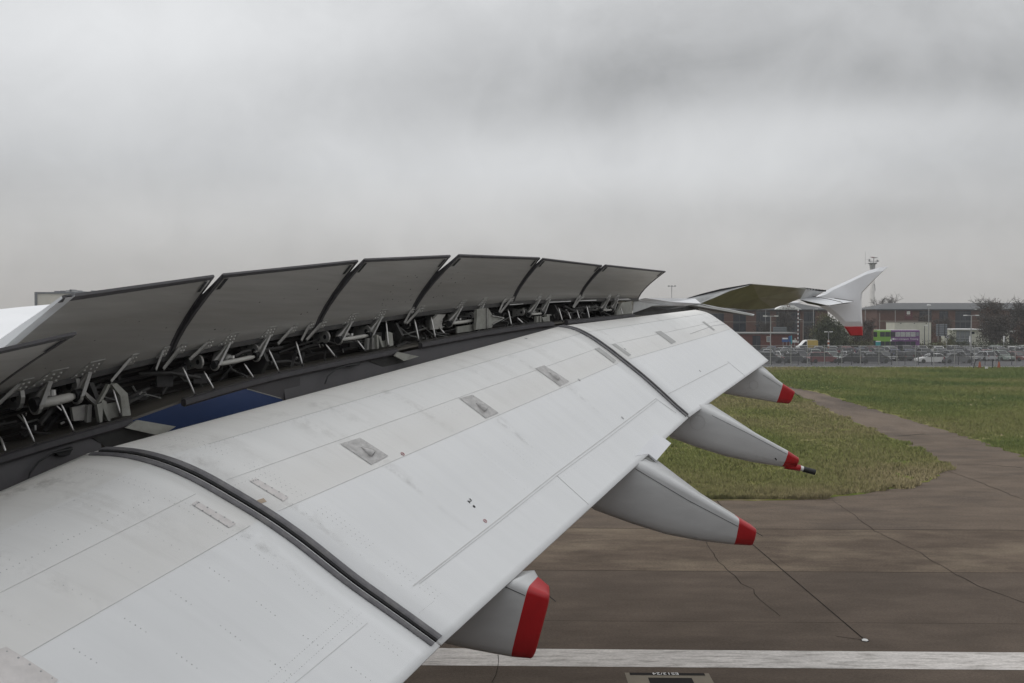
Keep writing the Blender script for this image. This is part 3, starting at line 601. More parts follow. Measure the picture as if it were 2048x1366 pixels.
# machined frames standing in the bay
def pplate(name, polys, aline, th, m):
    b = MB()
    for poly in polys: b.prism([L(x, y, aline) for x, y in poly], -NAFT * th)
    return b.obj(name, m, air)
def z3(*p): return [(x / 4.878, 680 + y / 4.878) for x, y in p]
pplate('support_frame', [z3((945, 630), (1005, 610), (1000, 800), (975, 805)), z3((1000, 575), (1040, 600), (1080, 790), (1055, 790), (990, 625)), z3((1060, 430), (1080, 445), (1000, 590), (960, 615))], HB + .30, .05, M['frame'])
pplate('support_frame', [z3((1095, 440), (1140, 420), (1245, 520), (1278, 735), (1195, 745), (1175, 545))], HB + .34, .07, M['frame'])
pplate('frame_web', [z3((1045, 625), (1180, 600), (1195, 735), (1065, 770))], HB + .24, .03, M['frame'])
pplate('support_frame', [z3((860, 640), (900, 630), (890, 800), (850, 805)), z3((800, 470), (950, 600), (940, 640), (850, 560))], HB + .16, .05, M['bracket'])
pplate('frame_web', [z3((700, 660), (845, 630), (840, 780), (720, 790))], HB + .10, .04, M['bracket'])
def z5(*p): return [(560 + x / 6.827, 600 + y / 6.827) for x, y in p]
pplate('support_frame', [z5((1320, 480), (1345, 475), (1350, 660), (1330, 665)), z5((1345, 490), (1375, 495), (1415, 640), (1395, 645)), z5((1480, 430), (1535, 450), (1550, 620), (1480, 635))], HB + .32, .05, M['frame'])
pplate('frame_web', [z5((1390, 565), (1475, 550), (1480, 630), (1405, 645))], HB + .24, .03, M['frame'])
pplate('support_frame', [z5((1195, 520), (1225, 520), (1215, 675), (1185, 680)), z5((1260, 510), (1300, 520), (1310, 665), (1255, 675))], HB + .14, .05, M['bracket'])
def z6(*p): return [(780 + x / 6.827, 560 + y / 6.827) for x, y in p]
pplate('rib_plate', [z6((1190, 400), (1330, 385), (1330, 660), (1175, 680)), z6((1345, 390), (1400, 480), (1560, 515), (1410, 600), (1390, 655), (1345, 655))], HB + .28, .05, M['frame'])
pplate('rib_cap', [z6((1400, 480), (1560, 510), (1560, 522), (1400, 494)), z6((1560, 515), (1410, 597), (1410, 610), (1562, 526)), z6((1328, 385), (1342, 385), (1342, 655), (1330, 655))], HB + .31, .03, M['flange'])
pplate('rib_plate', [z6((920, 640), (1170, 600), (1170, 690), (920, 725))], HB + .16, .03, M['frame'])
pplate('rib_plate', [z6((570, 560), (650, 470), (760, 470), (700, 560), (720, 660), (570, 680))], HB + .14, .04, M['bracket'])
def z7(*p): return [(1020 + x / 7.314, 560 + y / 7.314) for x, y in p]
pplate('support_frame', [z7((440, 530), (460, 525), (460, 625), (440, 630)), z7((470, 545), (490, 545), (515, 620), (495, 620)), z7((540, 500), (580, 505), (585, 612), (540, 618)), z7((490, 545), (538, 540), (538, 615), (512, 618)), z7((390, 535), (420, 530), (415, 630), (390, 632))], HB + .3, .05, M['frame'])
pplate('rib_plate', [z7((1560, 470), (1640, 330), (1790, 310), (1790, 510), (1560, 535))], HB + .2, .05, M['frame'])
pplate('hinge_gap_slit', [z7((0, 358), (195, 345), (195, 352), (0, 367))], HB + .02, .02, M['white']); pplate('hinge_gap_slit', [z7((550, 322), (890, 306), (890, 316), (550, 332))], HB + .02, .02, M['white'])  # white strips added for the bright wing skin glimpsed through the hinge gap
pplate('hinge_gap_slit', [z7((1010, 300), (1265, 288), (1265, 302), (1010, 310))], HB + .02, .02, M['white']); pplate('hinge_gap_slit', [z7((1535, 284), (1730, 272), (1770, 285), (1535, 294))], HB + .02, .02, M['white'])
for k, Y in enumerate((9.3, 10.3, 12.2, 14.3, 16.0, 17.9, 19.9)):           # the dark hinge ribs of the bay
    MB().prism([hp(Y, -.58, -.08), hp(Y, .0, -.10), hp(Y, .12, -.28), hp(Y, .0, -.46), hp(Y, -.58, -.62)], SDIR * .05).obj('bay_rib', M['clutter'], air)

# dark panels under the seal, the engine cowl seen through the gap
CA = SA - .06
def cove(y0, y1):
    yy = np.linspace(y0, y1, 16); rows = [[sp_(y, -.04, -.07), sp_(y, .0, -.30), sp_(y, .10, -.62), sp_(y, .16, -.95)] for y in yy]; return MB().grid(rows).obj('cove_panel', M['cove'], air, True)
ya, yb = L(205, 900, SA).y, L(570, 760, SA).y
cove(7.6, ya); cove(yb, 20.9)
pplate('cove_panel', [[(494, 777), (600, 745), (600, 815), (562, 797)]], SA - .02, .03, M['cove']); MB().tube([L(494, 778, SA), L(562, 797, SA)], .006, 5).obj('cove_edge', M['frame'], air)
def covearc(pix, r=.010):
    pts = [L(x, y, SA + .06) for x, y in pix]; MB().tube(pts, r, 5).obj('cove_arc', M['black'], air)
covearc([(52, 975), (60, 945), (78, 922), (105, 906), (145, 898)]); covearc([(650, 768), (656, 752), (672, 738), (696, 731), (718, 729)]);
pplate('track_cover', [[(110, 905), (146, 894), (140, 910), (118, 912)]], SA + .03, .05, M['black']); pplate('track_cover', [[(696, 728), (722, 717), (720, 729), (700, 733)]], SA + .03, .05, M['black'])
pplate('track_plate', [[(252, 856), (276, 840), (352, 853), (322, 872)]], SA + .10, .03, M['frame']); pplate('track_plate', [[(790, 712), (797, 704), (838, 713), (808, 722)]], SA + .10, .03, M['frame'])
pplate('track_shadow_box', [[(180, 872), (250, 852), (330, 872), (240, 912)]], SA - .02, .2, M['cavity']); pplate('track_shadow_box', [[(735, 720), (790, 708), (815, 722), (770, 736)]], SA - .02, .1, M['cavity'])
rows = []
for x, r in ((-11.5, 1.45), (-11.2, 1.62), (-10, 1.85), (-8.5, 1.92), (-7, 1.86), (-5.6, 1.62), (-4.6, 1.3)):
    rows.append([V((x, 22 + r * math.cos(t), 4.0 + r * math.sin(t))) for t in np.linspace(0, 2 * math.pi, 40, endpoint=False)])
MB().grid(rows, True).obj('engine_cowl', M['navy'], air, True)
MB().prism([V((-10.5, 21.8, 5.3)), V((-4.5, 21.8, 5.0)), V((-1.0, 21.8, 6.6)), V((-3.5, 21.8, 6.7))], (0, .4, 0)).obj('engine_pylon', M['wing'], air)

# flaps ------------------------------------------------------------
NP = 40
def resample(P):
    P = [V(p) for p in P]; d = [0]
    for a, b in zip(P[:-1], P[1:]): d.append(d[-1] + (b - a).length)
    t = np.linspace(0, d[-1], NP); A = np.array([tuple(p) for p in P]); 
    # smooth through the traced points
    r = np.stack([np.interp(t, d, A[:, i]) for i in range(3)], 1)
    for _ in range(3): r[1:-1] = r[1:-1] * .5 + (r[:-2] + r[2:]) * .25
    return r
s1 = resample([U(x, y, 9.5) for x, y in ((199, 901), (249, 901), (302, 912), (356, 930), (409, 955), (463, 987), (534, 1029), (605, 1079), (707, 1161), (813, 1236), (884, 1288))])
s2 = resample([U(x, y, 16.6) for x, y in ((1122, 652), (1150, 656), (1184, 674), (1218, 698), (1251, 724), (1285, 751), (1319, 781), (1352, 812), (1378, 834))])
s3 = resample([U(x, y, 22.05) for x, y in ((1391, 619.5), (1405, 622), (1420, 627), (1435, 637.5), (1454, 650), (1471, 664), (1490, 680), (1513, 700), (1537, 721))])
s0 = s1 - (s2 - s1) * (4.0 / 7.1); vv = np.linspace(0, 1, NP); s0[:, 2] += -.72 + (.72 - .15) * vv; s0[:, 1] = 5.5
def prof(Y):
    if Y <= 9.5: k = (Y - 5.5) / 4.0; return s0 * (1 - k) + s1 * k
    if Y <= 16.6: k = (Y - 9.5) / 7.1; return s1 * (1 - k) + s2 * k
    k = (Y - 16.6) / 5.45; return s2 * (1 - k) + s3 * k
def surf(Y, v):
    p = prof(Y); i = v * (NP - 1); j = min(int(i), NP - 2); f = i - j; return V(p[j] * (1 - f) + p[j + 1] * f)
def snorm(Y, v):
    e = .01; a = surf(Y, min(v + e, 1)) - surf(Y, max(v - e, 0)); b = surf(Y + .05, v) - surf(Y - .05, v); n = a.cross(b).normalized(); return n if n.z > 0 else -n
def flap(y0, y1, ns):
    ys = np.linspace(y0, y1, ns); rows, uv = [], []
    for y in ys:
        p = prof(y); c = V(p[0]); te = V(p[-1]); ch = te - c; cl_ = ch.length
        nose = [c + V((dx * cl_, 0, dz * cl_)) for dx, dz in ((.03, -.150), (-.03, -.135), (-.065, -.10), (-.075, -.062), (-.062, -.030), (-.032, -.008))]
        low = [te + V((-.004, 0, -.012)), te - ch * .3 + V((0, 0, -.055 * cl_)), te - ch * .65 + V((0, 0, -.125 * cl_))]
        r = low + nose + [V(q) for q in p]; rows.append(r); uv += [(y, .95), (y, .6), (y, .3)] + [(y, 0)] * 6 + [(y, v) for v in vv]
    n = len(rows[0]); m_ = MB().grid(rows, True); f = m_.f + [tuple(range(n))[::-1], tuple((ns - 1) * n + k for k in range(n))]
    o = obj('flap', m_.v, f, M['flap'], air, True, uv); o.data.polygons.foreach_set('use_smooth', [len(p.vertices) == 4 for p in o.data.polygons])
    return o
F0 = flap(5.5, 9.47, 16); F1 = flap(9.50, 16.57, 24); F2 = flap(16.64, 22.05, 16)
F0['label'] = 'inner flap filling the bottom corner of the view'; F1['label'] = 'middle flap with the small black numeral'; F2['label'] = 'outer flap ending near the grass'
gy = [5.5 + i * .12 for i in range(139)]; gm = MB().grid([[V(q) for q in prof(min(y, 22.05))] for y in gy]); BV = BVHTree.FromPolygons(gm.v, gm.f)
def hit(px, py):
    d = ray(px, py).normalized(); loc, n, i, _ = BV.ray_cast(CAM, d)
    if loc is None: return None, None
    return loc, (n if n.z > 0 else -n)
def owner(p): return F0 if p.y < 9.45 else F1 if p.y < 16.6 else F2
# span-end seals at the two breaks
def seamstrip(ya_, yb_, h, m, par, name='end_seal'):
    rows = []
    for v in np.linspace(0, .985, 44):
        a, b = surf(ya_, v), surf(yb_, v); n = snorm((ya_ + yb_) / 2, v); rows.append([a - n * .03, a + n * h * .6, a.lerp(b, .25) + n * h, a.lerp(b, .75) + n * h, b + n * h * .6, b - n * .03])
    m_ = MB().grid(rows); m_.cap(rows[-1]); m_.cap(rows[0]); return m_.obj(name, m, par, False)
seamstrip(9.505, 9.575, .022, M['seal2'], F1); seamstrip(9.490, 9.507, .004, M['black'], F1, 'seam_shadow_gap'); seamstrip(9.402, 9.456, .016, M['seal2'], F0)
seamstrip(16.53, 16.585, .02, M['seal2'], F1); seamstrip(16.625, 16.66, .02, M['seal2'], F2); seamstrip(16.56, 16.65, -.02, M['seal'], F2, 'seam_strip')
# trailing edge tab over the track of the middle flap
def onplane(px, py, Yr=15.2):
    p0 = surf(Yr, .97); n = snorm(Yr, .95); d = ray(px, py); return CAM + d * ((p0 - CAM).dot(n) / d.dot(n))
tn = snorm(15.2, .95); MB().prism([onplane(*p) + tn * .004 for p in ((1270, 912), (1297, 908), (1313, 921), (1342, 887), (1330, 878), (1310, 868))], -tn * .03).obj('flap_tab', M['wing'], F1)
MB().prism([onplane(*p) - tn * .03 for p in ((1292, 913), (1297, 909), (1312, 921), (1306, 921))], -tn * .05).obj('tab_edge', M['midgrey'], F1)
# plates and doors let into the skin
def quadplate(pix, m, name='access_plate', th=.006, fast=0):
    H = [hit(*p) for p in pix]
    if any(h[0] is None for h in H): return None
    n = sum((h[1] for h in H), V((0, 0, 0))).normalized(); a, b, c, d = [h[0] for h in H]; rows = []
    for i in range(5):
        r = []
        for j in range(4):
            x = a.lerp(b, j / 3).lerp(d.lerp(c, j / 3), i / 4); loc, nn, _, _ = BV.find_nearest(x); nn = nn if nn.z > 0 else -nn; r.append(loc + nn * th)
        rows.append(r)
    m_ = MB().grid(rows); par = owner(a); o = m_.obj(name, m, par, True)
    if fast:
        fb = MB()
        for i in range(5):
            for j in (0, 3): 
                q = rows[i][j].lerp(rows[4 - i][3 - j], .07); fb.dome(q, n, .010, .004)
        for j in (1, 2): fb.dome(rows[0][j].lerp(rows[4][j], .06), n, .010, .004)
        fb.obj('plate_fasteners', M['rivet'], par, kind='stuff')
    if fast == 2:                                              # small teardrop bump with an open mouth
        p = rows[3][1].lerp(rows[3][2], .6); q = rows[1][1].lerp(rows[1][2], .6); t = (q - p).normalized(); s_ = t.cross(n); 
        bm = []
        for i, (f, w, h) in enumerate(((0, .050, .038), (.2, .055, .044), (.55, .040, .03), (1.0, .008, .004))):
            c_ = p.lerp(q, f * .8); bm.append([c_ + s_ * w, c_ + s_ * w * .7 + n * h, c_ + n * h * 1.15, c_ - s_ * w * .7 + n * h, c_ - s_ * w])
        m_ = MB().grid(bm).obj('plate_blister', M['plate'], par, True); MB().cap(bm[0]).obj('blister_mouth', M['black'], par)
    return o
quadplate([(680, 888), (720, 876), (776, 912), (742, 930)], M['plate'], fast=2); quadplate([(918, 797), (945, 790), (997, 826), (971, 837)], M['plate'], fast=2); quadplate([(1070, 737), (1088, 731), (1138, 763), (1120, 773)], M['plate'], fast=2)
quadplate([(1189, 698), (1198, 695), (1232, 721), (1227, 726)], M['plate_grey']); quadplate([(1223, 689), (1231, 688), (1262, 710), (1257, 713)], M['plate_grey']); quadplate([(1310, 664), (1321, 662), (1352, 684), (1343, 688)], M['plate_grey'])
quadplate([(1404, 644), (1408, 643), (1430, 660), (1427, 661)], M['plate_grey']); quadplate([(498, 962), (512, 957), (577, 995), (566, 1003)], M['plate_pale'], fast=1); quadplate([(383, 1009), (393, 1002), (472, 1048), (458, 1056)], M['plate_pale'], fast=1)
quadplate([(-60, 1320), (12, 1294), (116, 1360), (40, 1440)], M['plate_pale'], fast=1)
# panel joints, rivets and small markings
def joint(pix, w=.008, m=None, name='panel_joint', n=14):
    pts, ns = [], []
    for a, b in zip(pix[:-1], pix[1:]):
        for i in range(n):
            h = hit(a[0] + (b[0] - a[0]) * i / n, a[1] + (b[1] - a[1]) * i / n)
            if h[0]: pts.append(h[0]); ns.append(h[1])
    h = hit(*pix[-1])
    if h[0]: pts.append(h[0]); ns.append(h[1])
    if len(pts) < 3: return
    MB().ribbon(pts, ns, w, .004).obj(name, m or M['joint'], owner(pts[0]))
joint([(826, 1172), (1000, 1036), (1110, 948), (1212, 872), (1312, 797)], .010); joint([(838, 1168), (1003, 1040), (1113, 952), (1216, 876), (1314, 801)], .006)
joint([(1113, 951), (1177, 1009)]); joint([(1336, 788), (1400, 755), (1457, 726)], .008); joint([(1312, 798), (1352, 826)]); joint([(1455, 723), (1490, 752)])
def vjoint(v, y0, y1, w, m=None, dv=0):
    ys = np.linspace(y0, y1, 40); pts = [surf(y, v + dv * (y - y0)) for y in ys]; ns = [snorm(y, v) for y in ys]
    MB().ribbon(pts, ns, w, .003).obj('panel_joint', m or M['joint'], owner(pts[len(pts) // 2]))
joint([(1380, 668), (1425, 652), (1452, 648)], .008, M['rivet'])
for y0, y1 in ((6.0, 9.3), (9.62, 16.4), (16.8, 21.9)): vjoint(.458, y0, y1, .006); vjoint(.305, y0, y1, .005)
for y0, y1 in ((10.0, 16.5), (16.7, 21.9)): vjoint(.15, y0, y1, .004)
vjoint(.835, 6.0, 9.2, .004)
rv = {F0: MB(), F1: MB(), F2: MB()}
def rivet(Y, v, r=.0062):
    r *= .85
    if v < .01 or v > .985: return
    p = surf(Y, v); n = snorm(Y, v); rv[F0 if Y < 9.45 else F1 if Y < 16.6 else F2].dome(p + n * .0006, n, r * random.uniform(.75, 1.15), .0022, 6)
def chordline(Y, v0, v1, step, r=.006, dash=None, dY=0):
    p = prof(Y); Lc = float(np.sum(np.linalg.norm(np.diff(p, axis=0), axis=1))); n = int((v1 - v0) * Lc / step)
    for i in range(n):
        if dash and (i % dash[0]) >= dash[1]: continue
        rivet(Y + dY * i / max(n, 1), v0 + (v1 - v0) * i / n, r)
def spanline(v, y0, y1, step, r=.006, dv=0):
    n = int((y1 - y0) / step)
    for i in range(n): rivet(y0 + (y1 - y0) * i / n, v + dv * i / n, r)
for y, k in ((9.16, .004), (9.10, .0055)): chordline(y, .04, .97, .05, k, (9, 7))
for y in (8.72, 8.35, 7.95, 7.55, 7.2, 6.85, 6.5): chordline(y, .5, .97, .05, .0072, (10, 5)); chordline(y, .16, .46, .075, .005, (9, 5))
spanline(.26, 6.4, 9.1, .045); spanline(.16, 6.4, 9.2, .06, .004); spanline(.80, 7.8, 9.28, .03, .005, -.02); spanline(.825, 7.8, 9.28, .03, .005, -.02)
chordline(9.455, .1, .95, .06, .005, (6, 3)); chordline(9.44, .35, .9, .045, .005, (14, 9)); chordline(9.54, .05, .95, .09, .004)
for y, k in ((9.92, .006), (9.97, .006), (10.02, .005)): chordline(y, .05, .96, .06, k, (14, 11))
chordline(9.80, .1, .9, .16, .005); spanline(.155, 9.9, 12.2, .05, .0055); spanline(.33, 9.62, 10.0, .035, .005)
for y in (12.15, 12.22, 12.62, 12.69): chordline(y, .06, .40, .06, .005, (12, 9)); chordline(y + .1, .58, .80, .055, .0052, (12, 10))
spanline(.155, 12.3, 14.6, .09, .004)
for y in (14.3, 14.36, 16.05, 16.12): chordline(y, .06, .75, .075, .0045, (10, 7))
spanline(.83, 10.0, 14.2, .07, .004); spanline(.90, 9.65, 9.9, .02, .004)
for y in (18.6, 18.66, 17.1): chordline(y, .30, .75, .09, .0045, (10, 7))
for fo, b in rv.items(): b.obj('rivets', M['rivet'], fo, kind='stuff')
def marktext(pix, body, size, m, ang):
    p, n = hit(*pix); t, _ = hit(pix[0] + 20, pix[1] - 17); x = (t - p); x = (x - n * x.dot(n)).normalized(); y = n.cross(x); mt = Matrix((x, y, n)).transposed().to_4x4(); mt.translation = p + n * .004
    return text('stencil_numeral', body, size, mt @ Matrix.Rotation(ang, 4, 'Z'), m, owner(p))
marktext((939, 1002), '2', .10, M['mark'], -R(88)); h = hit(948, 1013); MB().dome(h[0] + h[1] * .002, h[1], .02, .003, 8).obj('stencil_dot', M['mark'], F1)
def ring(px, py, r, m=None, w=.006):
    p, n = hit(px, py); a = n.orthogonal().normalized(); b = n.cross(a); pts = [p + (a * math.cos(t) + b * math.sin(t)) * r for t in np.linspace(0, 6.283, 15)]
    MB().ribbon(pts, [n] * 15, w, .004).obj('red_ring_mark', m or M['redmark'], owner(p)); MB().ribbon([p + a * r * .7, p, p - a * r * .7], [n] * 3, w, .004).obj('red_ring_mark', m or M['redmark'], owner(p))
ring(805, 908, .022); ring(970, 1042, .022)
for pts in ([(505, 1013), (518, 1004), (530, 1000)],): joint(pts, .05, M['stain'], 'rust_stain', 4)
for x, y in ((1052, 677), (1250, 698), (1245, 836), (1158, 760), (1400, 742)): 
    h = hit(x, y); MB().dome(h[0] + h[1] * .002, h[1], .03, .004, 6).obj('scuff_mark', M['rivet'], owner(h[0]))

gm_ = bpy.data.materials.new('grime_streak'); gm_.use_nodes = True; t_ = gm_.node_tree; b_ = t_.nodes['Principled BSDF']; b_.inputs['Base Color'].default_value = (.24, .21, .17, 1); b_.inputs['Roughness'].default_value = .6
tc_ = t_.nodes.new('ShaderNodeTexCoord'); nz_ = t_.nodes.new('ShaderNodeTexNoise'); nz_.inputs['Scale'].default_value = 5; nz_.inputs['Detail'].default_value = 8; nz_.inputs['Roughness'].default_value = .7; t_.links.new(tc_.outputs['Object'], nz_.inputs['Vector'])
mr_ = t_.nodes.new('ShaderNodeMapRange'); mr_.inputs['From Min'].default_value = .46; mr_.inputs['From Max'].default_value = .75; mr_.inputs['To Max'].default_value = .25; t_.links.new(nz_.outputs['Fac'], mr_.inputs['Value'])
at_ = t_.nodes.new('ShaderNodeAttribute'); at_.attribute_name = 'fade'; ml_ = t_.nodes.new('ShaderNodeMath'); ml_.operation = 'MULTIPLY'; t_.links.new(mr_.outputs['Result'], ml_.inputs[0]); t_.links.new(at_.outputs['Fac'], ml_.inputs[1]); t_.links.new(ml_.outputs[0], b_.inputs['Alpha'])
def streak(Y, v0, v1, w, dY=0, amp=1):
    rows, fd = [], []
    for i in range(13):
        k = i / 12; v = v0 + (v1 - v0) * k; y = Y + dY * k; r = []
        for j in range(5):
            q = (j - 2) / 2; r.append(surf(y + q * w / 2, v) + snorm(y, v) * .0015); fd.append(amp * (1 - abs(q)) * min(1, k * 6) * (1 - k))
        rows.append(r)
    o = MB().grid(rows).obj('grime_streak', gm_, owner(rows[0][2]), True); a = o.data.attributes.new('fade', 'FLOAT', 'POINT'); a.data.foreach_set('value', fd)
for Y in (6.9, 7.6, 8.1, 8.6, 9.0, 9.75, 10.2, 10.9, 11.6, 12.3, 13.1, 13.9, 14.6, 15.4, 16.0, 17.2, 18.3, 19.6, 20.8): streak(Y + random.uniform(-.15, .15), random.uniform(.02, .08), random.uniform(.3, .75), random.uniform(.12, .5), random.uniform(-.1, .1), random.uniform(.6, 1.5))
for px, py in ((760, 922), (985, 832), (1128, 768), (570, 1000), (465, 1052)):
    h = hit(px, py); vv_ = [(surf(h[0].y, v) - h[0]).length for v in np.linspace(0, 1, 60)]; v = float(np.argmin(vv_)) / 59; streak(h[0].y - .02, v, min(.97, v + .38), .10, 0, 1.2); streak(h[0].y + .03, max(0, v - .02), min(.97, v + .2), .2, 0, .9)
streak(8.95, .02, .12, .5, 0, 3); streak(8.7, .0, .07, .35, 0, 2.5)
# flap track fairings ------------------------------------------------
def fairing(Yc, tops, bots, ws_, nred, label, ci):
    st = []
    for (tx, ty), (bx_, by), w in zip(tops, bots, ws_): 
        yn = Yc - w * .46; st.append((U(tx, ty, yn), U(bx_, by, yn), w))
    def sec(T, B, w, sh=0):
        h = T - B; L_ = h.length; r = []; rt, rb = min(.09, w * .16), w * .25
        def P(y, z): p = B + h * (z / L_); p.y = Yc + y; p.x += sh * (y + w * .46); return p
        prof_ = []
        for k in range(5): t = math.pi / 2 * k / 4; prof_.append((w / 2 - rt + rt * math.cos(math.pi / 2 - t), L_ - rt + rt * math.sin(math.pi / 2 - t)))   # top corner
        wl = w / 2 * .80
        prof_.append((w / 2 * .975, L_ * .62)); prof_.append((w / 2 * .91, L_ * .34))
        for k in range(7): t = math.pi / 2 * k / 6; prof_.append((wl - rb + rb * math.cos(t) + (.012 if k == 0 else 0), rb * .95 - rb * .95 * math.sin(t)))
        r = [P(y, z) for y, z in prof_] + [P(-y, z) for y, z in prof_[::-1]]
        return r
    secs = [sec(*s, .5 if i <= ci else .5 * max(0, 1 - (i - ci) / 2.2)) for i, s in enumerate(st)]
    # denser loft for a smooth belly
    def dense(a):
        out = []
        for i in range(len(a) - 1):
            for k in range(4): out.append([p.lerp(q, k / 4) for p, q in zip(a[i], a[i + 1])])
        return out + [a[-1]]
    body = MB().grid(dense(secs[:nred + 1]), True).obj('track_fairing', M['fairing'], air, True, label=label)
    rs = secs[nred:]; r2 = dense(rs); c = sum(rs[-1], V((0, 0, 0))) / len(rs[-1]); ax = (c - sum(rs[0], V((0, 0, 0))) / len(rs[0])).normalized()
    r2 += [[c + (p - c) * .94 + ax * .018 for p in rs[-1]], [c + (p - c) * .8 + ax * .03 for p in rs[-1]]]
    m_ = MB().grid(r2, True); m_.cap(r2[-1]); m_.obj('tip_cap', M['red'], body, True)
    m3 = MB().grid(dense(secs), True); bv = BVHTree.FromPolygons(m3.v, m3.f)
    def deco(pix, w=.007, name='fairing_seam', mm='seal', n=10):
        pts, ns = [], []
        for a, b in zip(pix[:-1], pix[1:]):
            for i in range(n + 1):
                d = ray(a[0] + (b[0] - a[0]) * i / n, a[1] + (b[1] - a[1]) * i / n).normalized(); loc, nn, _, _ = bv.ray_cast(CAM, d)
                if loc and (not pts or (loc - pts[-1]).length > 1e-4): pts.append(loc); ns.append(nn if nn.dot(d) < 0 else -nn)
        if len(pts) > 2: MB().ribbon(pts, ns, w, .004).obj(name, M[mm], body)
    return body, deco
def circ(x, y, r, sq=1): return [(x + r * math.cos(t), y + r * sq * math.sin(t)) for t in np.linspace(0, 6.283, 13)]
b, d = fairing(11.05, [(760, 1035), (880, 1092), (1000, 1164), (1028, 1161), (1057, 1173), (1097, 1188)], [(760, 1240), (850, 1290), (920, 1306), (970, 1315), (1018, 1322), (1061, 1324)], [.62, .60, .57, .54, .50, .42], 4, 'innermost flap track fairing, its red tip above the white line', 3)
d([(1000, 1169), (1050, 1191)]); MB().tube([U(1096, 1190, 11.0), U(1111, 1203, 11.05)], .0045, 5).obj('discharge_wick', M['black'], b)
b, d = fairing(14.72, [(1150, 868), (1225, 907), (1276, 924), (1340, 957), (1410, 997), (1479, 1038), (1511, 1057)], [(1110, 980), (1180, 1026), (1258, 1054), (1330, 1074), (1400, 1086), (1470, 1093), (1504, 1094)], [.70, .70, .68, .62, .54, .44, .36], 5, 'largest flap track fairing, its red tip over the pavement', 2)
d([(1270, 937), (1375, 1000), (1476, 1053)]); MB().tube([U(1511, 1064, 14.8), U(1525, 1072, 14.85)], .0045, 5).obj('discharge_wick', M['black'], b)
b, d = fairing(17.55, [(1290, 748), (1352, 792), (1405, 813), (1460, 839), (1520, 871), (1577, 902), (1597, 915)], [(1280, 835), (1335, 878), (1400, 901), (1450, 915), (1510, 927), (1566, 935), (1590, 938)], [.62, .62, .60, .54, .46, .38, .31], 5, 'flap track fairing with a black pipe at its red tip', 2)
d([(1424, 831), (1500, 869), (1573, 908)], .005); d(circ(1395, 845, 15), .004, mm='plate'); d([(1550, 916), (1553, 920)], .02, 'stencil_mark', 'mark', 3)
MB().tube([U(1570, 931, 17.5), U(1600, 936, 17.5)], [.06, .055], 12).obj('pipe_boss', M['red'], b, True); MB().tube([U(1598, 935, 17.5), U(1608, 938.5, 17.5)], .045, 12).obj('pipe_sleeve', M['white'], b)
MB().tube([U(1606, 938, 17.5), U(1630, 944.5, 17.5)], .05, 14).obj('dump_pipe', M['black'], b)
b, d = fairing(21.6, [(1430, 677), (1482, 711), (1521, 738), (1545, 752), (1566, 767), (1589, 782)], [(1400, 775), (1452, 790), (1500, 798), (1530, 802), (1554, 806), (1578, 808)], [.52, .52, .48, .44, .38, .30], 4, 'outermost flap track fairing, its red tip before the grass', 2)
d([(1526, 750), (1562, 773)], .005); d(circ(1507, 770, 9), .006, mm='plate'); MB().tube([U(1589, 785, 21.6), U(1601, 796, 21.7)], .005, 5).obj('discharge_wick', M['black'], b)

# outer wing: fixed trailing edge, ailerons, wing tip ----------------
def tri3(pts, m, name, th=.05, nv=None):                        # a plate given by pixels with their own depth, with real thickness
    P = [U(*p) for p in pts]; n = V((0, 0, 0)); c = sum(P, V((0, 0, 0))) / len(P)
    for a, b_ in zip(P, P[1:] + P[:1]): n += (a - c).cross(b_ - c)
    n.normalize(); d = CAM - c
    if n.dot(d) < 0: n = -n
    k = len(P); v = P + [c] + [p - n * th * .15 for p in P] + [c - n * th]
    f = [(i, (i + 1) % k, k) for i in range(k)] + [(k + 1 + (i + 1) % k, k + 1 + i, 2 * k + 1) for i in range(k)] + [(i, k + 1 + i, k + 1 + (i + 1) % k, (i + 1) % k) for i in range(k)]
    return obj(name, v, f, m, air)
tri3([(1266, 601, 20.6), (1290, 596, 20.8), (1390, 597, 23.5), (1402, 607, 23.2), (1370, 612, 22.7), (1325, 609, 21.9)], M['wing'], 'fixed_trailing_edge', .04)
tri3([(1267, 601, 20.6), (1325, 609.5, 21.9), (1360, 612, 22.5), (1320, 611, 21.6), (1285, 612, 21.0), (1266, 626, 20.6)], M['lightgrey'], 'trailing_edge_rib', .03)
tri3([(1266, 626, 20.9), (1285, 611, 21.2), (1360, 612, 22.8), (1402, 610, 23.4), (1400, 624, 23.3), (1268, 634, 20.9)], M['cavity'], 'trailing_edge_bay', .03)
tri3([(1370, 610, 22.9), (1395, 606, 23.2), (1402, 608, 23.1), (1508, 629, 22.9), (1507, 632, 22.85), (1395, 612, 22.9)], M['midgrey'], 'inner_aileron', .08)
tri3([(1390, 607.3, 23.2), (1396, 606, 23.2), (1509, 628.3, 22.9), (1508, 630, 22.88)], M['lightgrey'], 'aileron_upper_edge', .03)
tri3([(1395, 612, 22.95), (1474, 626, 23.0), (1425, 627, 23.1), (1400, 626, 23.1)], M['lightgrey'], 'aileron_end_rib', .04)
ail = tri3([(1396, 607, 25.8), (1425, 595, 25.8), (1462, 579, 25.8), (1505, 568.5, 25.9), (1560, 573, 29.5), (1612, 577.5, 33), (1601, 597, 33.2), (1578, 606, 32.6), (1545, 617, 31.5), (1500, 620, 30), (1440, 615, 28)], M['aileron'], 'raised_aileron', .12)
tri3([(1359, 600.5, 25.8), (1400, 588, 25.75), (1440, 578, 25.7), (1500, 568, 25.75), (1506, 568.3, 25.75), (1462, 581, 25.6), (1425, 597, 25.6), (1398, 608, 25.6)], M['lightgrey'], 'aileron_rib', .04)
tri3([(1359, 601.2, 25.7), (1400, 588.2, 25.65), (1440, 578, 25.6), (1500, 567.6, 25.65), (1506, 568.6, 25.65), (1440, 580.3, 25.55), (1400, 590.6, 25.55)], M['seal'], 'aileron_seal', .02)
